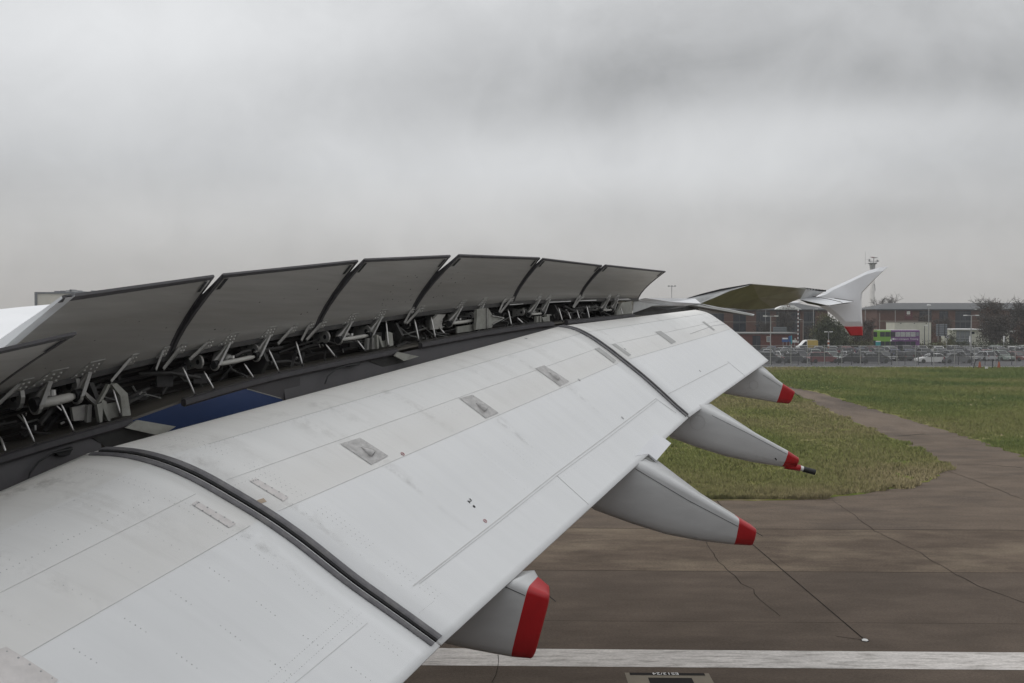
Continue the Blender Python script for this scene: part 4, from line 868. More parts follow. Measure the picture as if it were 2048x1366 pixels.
for a, b_ in (((1525, 612, 31), (1551, 600.5, 31.5)), ((1533, 612.5, 31.2), (1560, 600, 31.8))): MB().tube([U(*a) + V((0, -.12, 0)), U(*b_) + V((0, -.12, 0))], .018, 5).obj('hinge_slot', M['black'], air)
tri3([(1611, 578, 33.0), (1652, 580.5, 36.4), (1632, 593, 36.4), (1599, 599, 33.4)], M['lightgrey'], 'outer_panel', .05)
for i in range(8): MB().bx(-.16, .10, -.03, .03, -.03, .03).obj('vortex_tab', M['black'], air).location = U(1604 + i * 6, 577 + i * .65, 33 + i * .4) - V((-3, 12, 0)) * 0
tri3([(1599, 598.5, 33.4), (1618, 592.5, 35.8), (1664, 597, 36.6), (1708, 603, 36.7), (1686, 606, 35.3), (1656, 610.8, 34.2), (1625, 604.5, 33.7)], M['wing'], 'outer_aileron', .06)
for pts in ([(1618, 592.8, 35.7), (1660, 600, 35.3), (1684, 606, 35.2)], [(1668, 597.5, 36.5), (1690, 600.8, 36.5), (1706, 603.5, 36.5)]): MB().tube([U(*p) + V((0, -.05, .02)) for p in pts], .011, 5).obj('aileron_gap', M['seal'], air)
tri3([(1600, 600, 33.3), (1656, 611.5, 34.1), (1700, 606, 36.4), (1640, 612, 36.0), (1615, 607, 34.8)], M['cavity'], 'tip_underside', .05)
# the wing tip fence
def fence(pix, name, m, par, th=.16, Yt=36.9):
    P = [U(x, y, Yt) for x, y in pix]; c = sum(P, V((0, 0, 0))) / len(P); k = len(P)
    inn = [p.lerp(c, .16) + V((0, -th / 2, 0)) for p in P]; out = [p.lerp(c, .16) + V((0, th / 2, 0)) for p in P]
    v = P + inn + out; f = [(i, (i + 1) % k, k + (i + 1) % k, k + i) for i in range(k)] + [(2 * k + i, 2 * k + (i + 1) % k, (i + 1) % k, i) for i in range(k)] + [tuple(range(k, 2 * k)), tuple(range(2 * k, 3 * k))[::-1]]
    return obj(name, v, f, m, par, False)
tf = fence([(1620, 594), (1641, 589), (1660, 577), (1700, 559), (1735, 542), (1760, 534.5), (1777, 533), (1752, 556), (1738, 571), (1725, 585), (1723, 600), (1724, 628), (1725, 652.6), (1688, 652.6), (1672, 636), (1652, 620), (1636, 611), (1620, 604)], 'wingtip_fence', M['wing'], air)
tf['label'] = 'swept wingtip fence with a red lower end'
fence([(1725, 653), (1726, 671), (1701, 671.5), (1688, 653)], 'red_fence_end', M['red'], tf, .10)

# ------------------------------------------------------------------ beyond the airfield fence
def X(px, D): return U(px, 683, D).x
def Zp(py, D): return U(1024, py, D).z
def put(px, D): return V((X(px, D), D, 0))
ORD = ['first', 'second', 'third', 'fourth', 'fifth', 'sixth', 'seventh', 'eighth', 'ninth', 'tenth', 'eleventh', 'twelfth', 'thirteenth', 'fourteenth', 'fifteenth', 'sixteenth', 'seventeenth', 'eighteenth', 'nineteenth', 'twentieth', 'twenty-first', 'twenty-second', 'twenty-third', 'twenty-fourth', 'twenty-fifth', 'twenty-sixth', 'twenty-seventh', 'twenty-eighth', 'twenty-ninth', 'thirtieth']
# perimeter fence
FY = 136.0; pf = thing('perimeter_fence', 'tall grey mesh perimeter fence along the far edge of the grass', 'fence', (0, FY, 0))
pm_ = MB().tube([(0, 0, -.1), (0, 0, 3.05)], .045, 6); pmesh = mesh('post', pm_.v, pm_.f, M['galv'])
for px in (1430, 1465, 1501, 1541, 1582, 1615, 1649, 1684, 1721, 1758, 1794, 1831, 1868, 1909, 1949, 1990, 2031, 2072, 2113):
    o = bpy.data.objects.new('post', pmesh); o.location = (X(px, FY), 0, 0); link(o, pf)
xa, xb = X(1380, FY), X(2160, FY)
obj('wire_mesh', [(xa, .06, .05), (xb, .06, .05), (xb, .06, 2.95), (xa, .06, 2.95)], [(0, 1, 2, 3)], M['wire'], pf)
MB().tube([(xa, .05, 2.97), (xb, .05, 2.97)], .022, 5).tube([(xa, .05, 1.5), (xb, .05, 1.5)], .012, 5).obj('rail', M['galv'], pf); MB().bx(xa, xb, -.1, .1, -.05, .12).obj('kerb', M['concrete'], pf)
BY = 143.0; bf = thing('vehicle_barrier', 'low barrier of dark capped posts behind the perimeter fence', 'barrier', (0, BY, 0))
bm_ = MB().tube([(0, 0, 0), (0, 0, 1.35)], .05, 6).box((0, 0, 1.5), (.3, .2, .42)); bmesh_ = mesh('barrier_post', bm_.v, bm_.f, M['dark'])
for k in range(26):
    o = bpy.data.objects.new('barrier_post', bmesh_); o.location = (X(1490 + 26.7 * k, BY), 0, 0); link(o, bf)
MB().bx(X(1470, BY), X(2150, BY), -.03, .03, 1.28, 1.36).obj('barrier_rail', M['dark'], bf)
# cars ----------------------------------------------------------------
def car_parts(kind):
    Ls, Hh, W_ = dict(hatchback=(4.0, 1.47, 1.74), saloon=(4.6, 1.43, 1.8), estate=(4.6, 1.62, 1.84))[kind]; h = Ls / 2
    belt = .92 if kind != 'estate' else 1.0
    low = [(-h, .35), (-h + .05, .72), (-h + .18, belt - .06), (-h + .95 if kind == 'saloon' else -h + .3, belt), (h - 1.25, belt - .02), (h - .35, belt - .2), (h - .04, .62), (h, .35), (h - .12, .22), (-h + .12, .22)]
    ws_ = lambda z: W_ / 2 * (1 - .06 * max(0, z - .5))
    b = MB(); n = len(low); L_ = [V((x, -ws_(z), z)) for x, z in low]; R_ = [V((x, ws_(z), z)) for x, z in low]
    b.add(L_ + R_, [tuple(range(n)), tuple(range(n, 2 * n))[::-1]] + [(i, n + i, n + (i + 1) % n, (i + 1) % n) for i in range(n)])
    r0, r1 = (-h + 1.15, h - 2.1) if kind == 'saloon' else (-h + .55, h - 2.0); g0, g1 = (-h + .55, h - 1.2) if kind == 'saloon' else (-h + .14, h - 1.15)
    wr, wb = W_ / 2 * .76, W_ / 2 * .93
    base_ = [V((g0, -wb, belt - .03)), V((g1, -wb, belt - .03)), V((g1, wb, belt - .03)), V((g0, wb, belt - .03))]; rt = [V((r0, -wr, Hh - .05)), V((r1, -wr, Hh - .05)), V((r1, wr, Hh - .05)), V((r0, wr, Hh - .05))]
    g = MB().add(base_ + rt, [(0, 1, 5, 4), (1, 2, 6, 5), (2, 3, 7, 6), (3, 0, 4, 7)])
    top = [p + V((0, 0, .05)) - V((.12 * (1 if p.x > 0 else -1), p.y * .12, 0)) for p in rt]
    b.add([p + V((0, p.y * .02, 0)) for p in rt] + top, [(0, 1, 5, 4), (1, 2, 6, 5), (2, 3, 7, 6), (3, 0, 4, 7), (4, 5, 6, 7)])
    for i, j in ((0, 0), (1, 1), (2, 2), (3, 3)):
        b.tube([base_[i] * 1.0, rt[i]], .05, 4)
    mid0, mid1 = base_[0].lerp(base_[1], .5), rt[0].lerp(rt[1], .45)
    for sg in (1, -1): b.tube([V((mid0.x, mid0.y * sg, mid0.z)), V((mid1.x, mid1.y * sg, mid1.z))], .035, 4)
    parts = [('body', b, M['car']), ('window', g, M['glass'])]
    for sx in (-1, 1):
        for sy_ in (-1, 1): parts.append(('wheel', MB().tube([(sx * (h - .82), sy_ * (W_ / 2 - .2), .31), (sx * (h - .82), sy_ * (W_ / 2 + .01), .31)], .31, 12), M['tyre']))
    for sy_ in (-1, 1):
        parts.append(('headlight', MB().box((h - .12, sy_ * W_ * .36, .66), (.2, .3, .13)), M['headlight'])); parts.append(('tail_light', MB().box((-h + .06, sy_ * W_ * .42, .78), (.12, .14, .26)), M['taillight']))
    parts.append(('number_plate', MB().box((h - .0, 0, .45), (.03, .5, .11)), M['white']))
    return [(nm, mesh(nm, q.v, q.f, m), m) for nm, q, m in parts]
KINDS_ = {k: car_parts(k) for k in ('hatchback', 'saloon', 'estate')}
CARCOL = [('silver', (.42, .43, .44)), ('grey', (.16, .165, .17)), ('dark grey', (.07, .072, .078)), ('black', (.015, .015, .017)), ('white', (.75, .75, .74)), ('dark blue', (.03, .045, .11)), ('red', (.17, .03, .035)), ('pale green', (.27, .33, .29))]
def car(kind, col, loc, rz, label, group):
    t = thing('parked_car', label, 'car', loc, rz, group)
    for nm, me, m in KINDS_[kind]:
        o = bpy.data.objects.new(nm, me); o.color = (*CARCOL[col][1], 1); link(o, t)
rowname = ['front row by the barrier', 'second row of the car park', 'middle row of the car park', 'fourth row of the car park', 'back row of the car park']
rc = random.Random(11)
for r_, D in enumerate((149, 157, 166.5, 175, 184)):
    px0 = 1530; step = [52, 33, 31, 30, 29][r_]; px, k = px0 + rc.uniform(0, 15), 0
    while px < 2062:
        if rc.random() < (.95 if r_ else .85):
            kind = rc.choice(['hatchback', 'hatchback', 'saloon', 'estate']); c = rc.choices(range(8), [5, 4, 4, 3, 3, 2, 1.4, .8])[0]
            if r_ == 0: rz = rc.choice([0, math.pi]) + rc.uniform(-.05, .05)
            else: rz = rc.choice([-1, 1]) * math.pi / 2 + rc.uniform(-.05, .05) + (.25 if r_ % 2 else -.2)
            car(kind, c, put(px, D + rc.uniform(-.4, .4)), rz, f'{CARCOL[c][0]} {kind}, {ORD[k]} car from the left in the {rowname[r_]}', 'cars in the car park beyond the fence'); k += 1
        px += step * rc.uniform(.95, 1.12)
# double-decker bus ------------------------------------------------------
BD = 192.0; x0, x1 = X(1751, BD), X(1834, BD); Lb = x1 - x0
bus = thing('double_decker_bus', 'green and purple double-decker bus driving behind the parked cars', 'bus', ((x0 + x1) / 2, BD, 0), R(-3)); h = Lb / 2; HT = 4.35
def rprof(x, c=.12): return [V((x, -1.25, .35)), V((x, -1.25, HT - .25)), V((x, -1.1, HT - .04)), V((x, 1.1, HT - .04)), V((x, 1.25, HT - .25)), V((x, 1.25, .35))]
def shell(xs, m, nm, caps=(0, 1)):
    q = MB().grid([rprof(x) for x in xs], True)
    if caps[0]: q.cap(rprof(xs[0]))
    if caps[1]: q.cap(rprof(xs[-1]))
    return q.obj(nm, m, bus)
shell([-h + .05, -h * .36], M['busgreen'], 'front_body', (1, 0)); shell([-h * .36, h - .02], M['buspurple'], 'rear_body', (0, 1))
MB().prism([(-h * .36, -1.262, 2.55), (-h * .30, -1.262, 2.35), (-h * .36, -1.262, 2.05), (-h * .40, -1.262, 2.35)], (0, .02, 0)).obj('white_swoosh', M['white'], bus)
MB().bx(-h + .05, h - .1, -1.0, 1.0, HT - .05, HT + .01).obj('roof', M['white'], bus)
wx = np.linspace(-h + .5, h - .75, 8)
for i in range(7):
    MB().bx(wx[i] + .04, wx[i + 1] - .04, -1.275, -1.24, 3.05, 3.95).obj('upper_window', M['blind'] if i >= 3 else M['busglass'], bus)
    MB().bx(wx[i] + .04, wx[i + 1] - .04, -1.275, -1.24, 1.25, 2.15).obj('lower_window', M['busglass'], bus)
MB().bx(h - .66, h - .15, -1.275, -1.24, 3.2, 3.9).obj('upper_window', M['signgrey'], bus); MB().bx(-h + .02, -h + .08, -1.1, 1.1, 3.0, 3.95).obj('windscreen', M['busglass'], bus); MB().bx(-h + .02, -h + .08, -1.1, 1.1, 1.1, 2.3).obj('windscreen', M['busglass'], bus)
MB().bx(-h * .02, h * .2, -1.28, -1.24, .4, 2.2).obj('door', M['glazing'], bus)
for x in (-h + 2.1, h - 2.2): MB().tube([(x, -1.3, .48), (x, -1.0, .48)], .48, 14).obj('wheel', M['tyre'], bus)
text('side_lettering', 'modern transport  Training', .46, Matrix.Translation((h * .28, -1.27, 2.62)) @ Matrix.Rotation(R(90), 4, 'X'), M['white'], bus, .004, 1.0)
MB().tube([(-h * .24, -1.275, 2.62), (-h * .24, -1.25, 2.62)], .17, 8).obj('side_emblem', M['white'], bus)
# van
VD = 191.0; vx0, vx1 = X(1594, VD), X(1633, VD); van = thing('panel_van', 'white fronted van with a tan yellow body parked by the brick hut', 'van', ((vx0 + vx1) / 2, VD, 0)); h = (vx1 - vx0) / 2
q = MB().prism([(-h, -.95, .4), (-h, -.95, 1.15), (-h + .5, -.95, 1.4), (-h + 1.35, -.95, 2.3), (-h + 1.7, -.95, 2.4), (-h + 1.7, -.95, .4)], (0, 1.9, 0)).obj('cab', M['white'], van)
MB().prism([(-h + 1.7, -.98, .4), (-h + 1.7, -.98, 2.4), (h - .1, -.98, 2.38), (h, -.98, 2.2), (h, -.98, .4)], (0, 1.96, 0)).obj('body', M['yellow'], van); MB().prism([(-h + .62, -.97, 1.45), (-h + 1.3, -.97, 2.15), (-h + 1.6, -.97, 2.15), (-h + 1.6, -.97, 1.45)], (0, .03, 0)).obj('window', M['busglass'], van)
MB().bx(-h + 1.7, h - .1, -.9, .9, 2.38, 2.45).obj('roof', M['cream'], van)
for x in (-h + .8, h - .8): MB().tube([(x, -1.0, .35), (x, -.75, .35)], .35, 12).obj('wheel', M['tyre'], van)
# buildings --------------------------------------------------------------
def building(name, label, px0, px1, D, eave, ridge, piers, glaz, depth=18, hip=(30, 30), base=0):
    a, b = X(px0, D), X(px1, D); ze, zr = Zp(eave, D), Zp(ridge, D); t = thing(name, label, 'building', ((a + b) / 2, D, 0)); w = (b - a) / 2; ox = (a + b) / 2
    MB().bx(-w, w, .3, depth, base, ze).obj('wall', M['brick'], t)
    e = .6; A = [(-w - e, -e, ze), (w + e, -e, ze), (w + e, depth + e, ze), (-w - e, depth + e, ze)]; h0, h1 = hip[0] * D / F, hip[1] * D / F
    r = [(-w + h0, depth * .5, zr), (w - h1, depth * .5, zr)]
    roof = obj('roof', A + r, [(0, 1, 5, 4), (2, 3, 4, 5), (3, 0, 4), (1, 2, 5), (3, 2, 1, 0)], M['slate'], t)
    MB().bx(-w - e, w + e, -e - .05, -e + .1, ze - .22, ze + .04).obj('gutter', M['mullion'], roof)
    for p0, p1 in piers: 
        pr = MB().bx(X(p0, D) - ox, X(p1, D) - ox, 0, .32, base, ze - .4).obj('brick_pier', M['brick'], t)
        zc_ = base + (ze - base) * .64; MB().bx(X(p0, D) - ox + .02, X(p1, D) - ox - .02, -.04, .02, zc_, zc_ + .16).obj('stone_course', M['string'], pr)
    for g0, g1 in glaz:
        x0, x1 = X(g0, D) - ox, X(g1, D) - ox; w_ = MB().bx(x0, x1, .18, .33, base + .4, ze - .45).obj('window', M['glazing'], t)
        q = MB(); n = max(2, round((x1 - x0) / 1.3))
        for i in range(n + 1): q.box((x0 + (x1 - x0) * i / n, .16, (base + ze) / 2), (.09, .08, ze - base - .9))
        for i in range(4): q.box(((x0 + x1) / 2, .15, base + .8 + (ze - base - 1.6) * i / 3), (x1 - x0, .08, .14 if i % 2 else .5))
        q.obj('glazing_bars', M['mullion'], w_)
    return t, ox, ze, zr, roof
tL, ox, ze, zr, rfL = building('office_building', 'long brick office building with dark glazed bays behind the wing tip', 1300, 1655, 245, 619, 603, [(1394, 1412), (1448, 1466), (1492, 1512), (1540, 1552), (1600, 1607), (1630, 1655)], [(1412, 1448), (1466, 1492), (1512, 1540), (1552, 1600), (1607, 1630)], hip=(30, 52))
D = 245; pedi = MB().prism([(X(1547, D) - ox, -1.3, ze), (X(1561, D) - ox, -1.3, Zp(611.5, D)), (X(1584, D) - ox, -1.3, Zp(610.5, D)), (X(1600, D) - ox, -1.3, ze)], (0, 2.5, 0)).obj('pediment', M['white'], tL)
MB().bx(X(1571, D) - ox, X(1576.5, D) - ox, -1.36, -1.31, Zp(613.8, D), Zp(610.6, D)).obj('emblem', M['maroon'], pedi); MB().bx(X(1572.3, D) - ox, X(1575.2, D) - ox, -1.40, -1.35, Zp(613, D), Zp(610.6, D)).obj('emblem_panel', M['white'], pedi)
text('lettering', 'Arora Hotel', .62, Matrix.Translation((X(1574, D) - ox, -1.34, Zp(616.2, D))) @ Matrix.Rotation(R(90), 4, 'X'), M['mark'], pedi, .01)
tR, ox, ze, zr, rfR = building('hotel_building', 'long brick hotel building with a slate hipped roof and a white square emblem', 1755, 2150, 262, 618.5, 605, [(1756, 1792), (1792, 1838), (1863, 1878), (1896, 1910), (1942, 1960), (2000, 2020), (2060, 2080)], [(1838, 1863), (1878, 1896), (1910, 1942), (1960, 2000), (2020, 2060)], hip=(46, 60))
D = 262; em = MB().bx(X(1808.5, D) - ox, X(1824, D) - ox, -.14, -.02, Zp(638.5, D), Zp(620.5, D)).obj('emblem_board', M['maroon'], tR); MB().bx(X(1812.6, D) - ox, X(1819, D) - ox, -.20, -.13, Zp(628.6, D), Zp(622.6, D)).obj('emblem', M['white'], em)
for i in range(2): MB().bx(X(1813.6, D) - ox, X(1818, D) - ox, -.23, -.19, Zp(626.9 - 1.9 * i, D), Zp(626.3 - 1.9 * i, D)).obj('emblem_bar', M['string'], em)
MB().bx(X(1811, D) - ox, X(1820.5, D) - ox, -.20, -.13, Zp(631.8, D), Zp(630.7, D)).obj('emblem_strap', M['string'], em)
D = 206; hut = thing('brick_hut', 'low flat roofed red brick hut with notices on its wall', 'building', (X(1525, D), D, 0)); ox = X(1525, D); zt = Zp(668, D)
MB().bx(X(1440, D) - ox, X(1596, D) - ox, 0, 8, 0, zt).obj('wall', M['brick2'], hut); MB().bx(X(1438, D) - ox, X(1597, D) - ox, -.3, 8.3, zt, zt + .28).obj('roof', M['midgrey'], hut)
dr = MB().bx(X(1505, D) - ox, X(1521, D) - ox, -.05, .1, 0, zt - .35).obj('entrance', M['glazing'], hut); MB().bx(X(1512.6, D) - ox, X(1513.4, D) - ox, -.1, 0, 0, zt - .35).obj('door_post', M['mullion'], dr)
wn = MB().bx(X(1533, D) - ox, X(1541, D) - ox, -.06, .1, Zp(684, D), Zp(672.5, D)).obj('window', M['cream'], hut); MB().bx(X(1534, D) - ox, X(1540, D) - ox, -.09, -.04, Zp(683, D), Zp(673.5, D)).obj('pane', M['signgrey'], wn)
def board(px0, px1, py0, py1, D, m, label, nm='sign_board', legs=True, extra=None, cat='sign', gmat='galv'):
    a, b, z0, z1 = X(px0, D), X(px1, D), Zp(py1, D), Zp(py0, D); t = thing(nm, label, cat, ((a + b) / 2, D, 0)); w = (b - a) / 2
    MB().bx(-w, w, -.04, .04, z0, z1).obj('panel', M[m], t)
    for x in ((-w * .6, w * .6) if w > .5 else (0,)): MB().tube([(x, .09, 0), (x, .09, z1)], .05, 6).obj('post', M[gmat], t)
    for q in (extra or []): MB().bx(-w + 2 * w * q[0], -w + 2 * w * q[1], -.09, -.04, z0 + (z1 - z0) * q[2], z0 + (z1 - z0) * q[3]).obj(q[5] if len(q) > 5 else 'strip', M[q[4]], t)
    return t
board(1564, 1576, 675.5, 684, 203, 'signblue', 'blue notice board with a white band in front of the brick hut', extra=[(.05, .95, .66, .98, 'white', 'white_band')])
board(1577, 1583, 672, 683.5, 203, 'signblue', 'narrow dark blue sign beside the notice board at the brick hut')
board(1585, 1594, 680, 685, 203, 'white', 'small white sign at the right-hand corner of the brick hut', extra=[(.45, .72, .85, 1.7, 'cream', 'plate')])
MBt = board(1582, 1584, 671, 688, 196, 'teal', 'thin tall teal sign post between the hut notices')
board(1546, 1573, 654, 666, 222, 'slats', 'grey louvred panel standing above the brick hut roof', 'louvred_panel', cat='screen', extra=[(.02, .98, a, a + .05, 'mullion', 'louvre') for a in (.2, .45, .7)])
board(1872, 1894, 648, 672, 205, 'signgrey', 'back of a large grey road sign with horizontal ribs', 'road_sign', extra=[(.0, 1, a, a + .035, 'mullion', 'rib') for a in (.12, .3, .48, .66, .84)] + [(.2, .26, 0, 1, 'dark', 'brace'), (.74, .80, 0, 1, 'dark', 'brace')])
board(1890.5, 1897.5, 670, 676.5, 180, 'dark', 'small round letter sign on a pole among the cars', 'bay_sign'); 
text('letter', 'G', .62, Matrix.Translation(V((X(1894, 180), 180 - .12, Zp(673.3, 180)))) @ Matrix.Rotation(R(90), 4, 'X'), M['white'], None); lt = bpy.data.objects['letter']; lt.parent = bpy.data.objects['bay_sign']; lt.matrix_parent_inverse = Matrix.Translation(-bpy.data.objects['bay_sign'].location)
board(1751.5, 1761, 682, 692, 172, 'teal', 'teal sign with a white top standing before the bus', 'ticket_sign', extra=[(.0, 1, .82, 1.02, 'white', 'white_top')])
for px, D, m, lb in ((1940, 176, 'white', 'slim white pole sign with a round top among the cars'), (2008, 178, 'white', 'slim white pole sign with a dark strip at the far side of the car park')):
    board(px - 1.5, px + 2, 672, 684, D, m, lb, 'pole_sign', extra=[(.75, 1, 0, 1, 'dark', 'strip')])
D = 216; wb = thing('cream_cabin', 'tall plain cream cabin standing behind the purple bus', 'building', (X(1826, D), D, 0)); ox = X(1826, D); zt = Zp(645, D)
for i, (a, b) in enumerate(((1789, 1807), (1807, 1833), (1833, 1862))): MB().bx(X(a, D) - ox + .015, X(b, D) - ox - .015, 0, 5, 0, zt).obj('wall_panel', M['cream'], wb)
MB().bx(X(1788.4, D) - ox, X(1862.6, D) - ox, -.06, 5.1, zt, zt + .14).obj('roof', M['string'], wb)
for p in (1801, 1828, 1852): MB().bx(X(p, D) - ox - .1, X(p, D) - ox + .12, -.12, 0, zt - .26, zt - .1).obj('lamp', M['mullion'], wb)
D = 214; lb = thing('white_cabin', 'low white cabin with a flat roof and grey shutters under the trees', 'building', (X(1940, D), D, 0)); ox = X(1940, D); zt = Zp(660, D)
MB().bx(X(1906, D) - ox, X(1978, D) - ox, .2, 6, 0, zt).obj('wall', M['cream'], lb); MB().bx(X(1904, D) - ox, X(1972, D) - ox, -.5, 6.2, zt, zt + .25).obj('roof', M['white'], lb)
for a, b in ((1913, 1920), (1921, 1930), (1931, 1940)):
    sh = MB().bx(X(a, D) - ox, X(b, D) - ox, .08, .25, .5, zt - .2).obj('shutter', M['signgrey'], lb)
    for k in range(4): MB().bx(X(a, D) - ox + .05, X(b, D) - ox - .05, .04, .09, .8 + k * .55, .9 + k * .55).obj('slat', M['mullion'], sh)
MB().bx(X(1944, D) - ox, X(1949, D) - ox, .05, .22, zt - .85, zt - .4).obj('window', M['glazing'], lb)
D = 208; kb = thing('glass_kiosk', 'small pale kiosk with a flat roof between the dark trees', 'building', (X(2026, D), D, 0)); ox = X(2026, D)
MB().bx(X(2017, D) - ox, X(2035, D) - ox, 0, 3, 0, Zp(664, D)).obj('wall', M['cream'], kb); MB().bx(X(2019, D) - ox, X(2032, D) - ox, -.05, .1, .8, Zp(666, D)).obj('window', M['glazing'], kb); MB().bx(X(2015, D) - ox, X(2036, D) - ox, -.4, 3.3, Zp(664, D), Zp(662, D)).obj('roof', M['white'], kb)
# control and radar tower -----------------------------------------------
D = 400; tw = thing('radar_tower', 'slim pale concrete radar tower with antennas, behind the wingtip fence', 'tower', (X(1743.5, D), D, 0)); zh_ = Zp(537, D); k = D / F
MB().tube([(0, 0, 0), (0, 0, 3.5), (0, 0, zh_)], [1.6, 1.02, .92], 14).obj('shaft', M['concrete'], tw, True); MB().tube([(0, 0, zh_ - .4), (0, 0, zh_ + 1.6), (0, 0, Zp(527.5, D))], [.95, 1.15, 1.55], 10).obj('head', M['towergrey'], tw)
z0 = Zp(527.5, D); MB().tube([(0, 0, z0), (0, 0, z0 + .25)], 1.75, 12).obj('platform', M['mullion'], tw)
MB().tube([(.4, -.3, z0), (.4, -.3, z0 + 2.3)], .16, 8).obj('radar_mast', M['towergrey'], tw); MB().prism([(-1.1, -.3, z0 + 2.75), (.4, -.3, z0 + 2.15), (1.9, -.3, z0 + 2.3), (1.9, -.3, z0 + 2.5), (.4, -.3, z0 + 2.65)], (0, .5, 0)).obj('radar_scanner', M['towergrey'], tw)
MB().box((-.1, -.4, z0 + 2.6), (1.4, .1, .12)).obj('scanner_stripe', M['red'], tw)
q = MB()
for x in (-1.1, -.7, -.2, .8, 1.2): q.tube([(x, -.9, z0), (x, -.9, z0 + 1.3)], .07, 5)
q.tube([(-1.6, 0, z0 + .9), (1.6, 0, z0 + .9)], .05, 5); q.obj('railing', M['galv'], tw, kind='stuff')
MB().box((-1.35, -.3, z0 + 1.3), (.55, .5, 1.1)).obj('dish', M['towergrey'], tw); MB().prism([(1.7, -.3, z0 + .5), (1.7, -.3, z0 + 1.7), (2.7, -.3, z0 + 1.0)], (0, .4, 0)).obj('horn', M['towergrey'], tw)
MB().tube([(-2.9, 0, z0 - .3), (-2.9, 0, z0 + 4.8)], .05, 5).tube([(-2.9, 0, z0), (-1.2, 0, z0)], .05, 5).tube([(-2.9, 0, z0 + 1.6), (-1.4, 0, z0 + 1.6)], .04, 5).obj('aerial', M['towergrey'], tw)
MB().tube([(.35, -.98, zh_ - 6.2), (.75, -.86, zh_ - 7), (.95, -.7, zh_ - 9)], .09, 5).obj('cable', M['dark'], tw)
# street lamps ------------------------------------------------------------
def lamp(px, ptop, D, head, label, r=.07, hw=1.0, nm='street_lamp', m='galv'):
    t = thing(nm, label, 'street lamp', put(px, D), 0, 'lamp columns beyond the fence'); z = Zp(ptop, D); MB().tube([(0, 0, 0), (0, 0, z)], [r * 1.25, r * .8], 7).obj('column', M[m], t)
    if head == 'T': MB().tube([(-hw, 0, z), (hw, 0, z)], .05, 5).obj('cross_arm', M[m], t); [MB().box((sx * hw, 0, z + .03), (.5, .3, .12)).obj('lantern', M['white'], t) for sx in (-1, 1)]
    elif head == 'L': MB().tube([(0, 0, z), (-hw * .5, 0, z + .1), (-hw, 0, z + .1)], .045, 5).obj('arm', M[m], t); MB().box((-hw - .2, 0, z + .1), (.55, .3, .12)).obj('lantern', M['white'], t)
    elif head == 'D': MB().tube([(0, 0, z), (0, 0, z + .14)], [.45, .3], 10).obj('lantern', M['white'], t)
    return t
lamp(1541, 632.5, 139.5, 'T', 'tall twin armed lamp column rising just behind the fence by the flap', .07, .78)
lamp(1942, 631, 152, 'T', 'tall twin armed lamp column in front of the slate roofed hotel', .08, .9)
t = lamp(1657, 664, 168, 'T', 'short twin headed lamp with an orange and white base by the dark bush', .06, .42)
MB().tube([(0, 0, .2), (0, 0, 3.0)], .14, 8).obj('base_sleeve', M['orange'], t)
for k in range(4): MB().tube([(0, 0, .5 + k * .7), (0, 0, .8 + k * .7)], .15, 8).obj('white_band', M['white'], t)
lamp(1857, 610.5, 212, 'D', 'lamp column with a disc lantern in front of the cream cabin', .08)
lamp(1960.5, 620, 222, 'L', 'bent arm lamp column reaching across the russet tree', .08, .9); lamp(1972.5, 615, 218, 'N', 'thick plain pole before the russet tree', .13)
lamp(1984.5, 625, 232, 'L', 'shorter bent arm lamp column behind the thick plain pole', .08, .9); lamp(2031, 618, 225, 'L', 'lamp column above the glass kiosk', .10, 3.0)
lamp(1730, 613, 206, 'L', 'bent arm lamp column beside the red wingtip', .06, -.6); lamp(1626.5, 619, 228, 'L', 'lamp column in front of the office building, near the olive bush', .08, -.9)
lamp(1606, 640, 224, 'L', 'faint lamp column between the striped pole and the olive bush', .06, .6); lamp(1759, 626, 236, 'N', 'dark thin pole at the bare tree by the hotel', .06); lamp(1790, 621, 240, 'N', 'grey thin pole at the corner of the hotel brickwork', .07)
lamp(1531, 620, 238, 'N', 'thin grey pole against the first dark glazed bay', .06); lamp(1849, 652, 198, 'L', 'short dark column with an arm before the cream cabin', .08, -.5, m='mullion')
st = thing('striped_pole', 'red and white striped pole in front of the office building', 'pole', put(1596, 200)); z = Zp(619, 200); MB().tube([(0, 0, 0), (0, 0, z)], .10, 8).obj('column', M['white'], st)
for k in range(9): MB().tube([(0, 0, 1.2 + k * .8), (0, 0, 1.6 + k * .8)], .112, 8).obj('red_band', M['brick2'], st)
al = thing('apron_light_mast', 'distant floodlight mast above the white wing skin', 'light mast', put(1343, 600)); z = Zp(573, 600); MB().tube([(0, 0, 0), (0, 0, z)], .22, 6).obj('column', M['galv'], al)
MB().tube([(-2.2, 0, z), (2.2, 0, z)], .12, 5).obj('cross_arm', M['towergrey'], al); [MB().box((x, 0, z + .25), (1.1, .7, .8)).obj('floodlight', M['towergrey'], al) for x in (-1.8, 0, 2.0)]
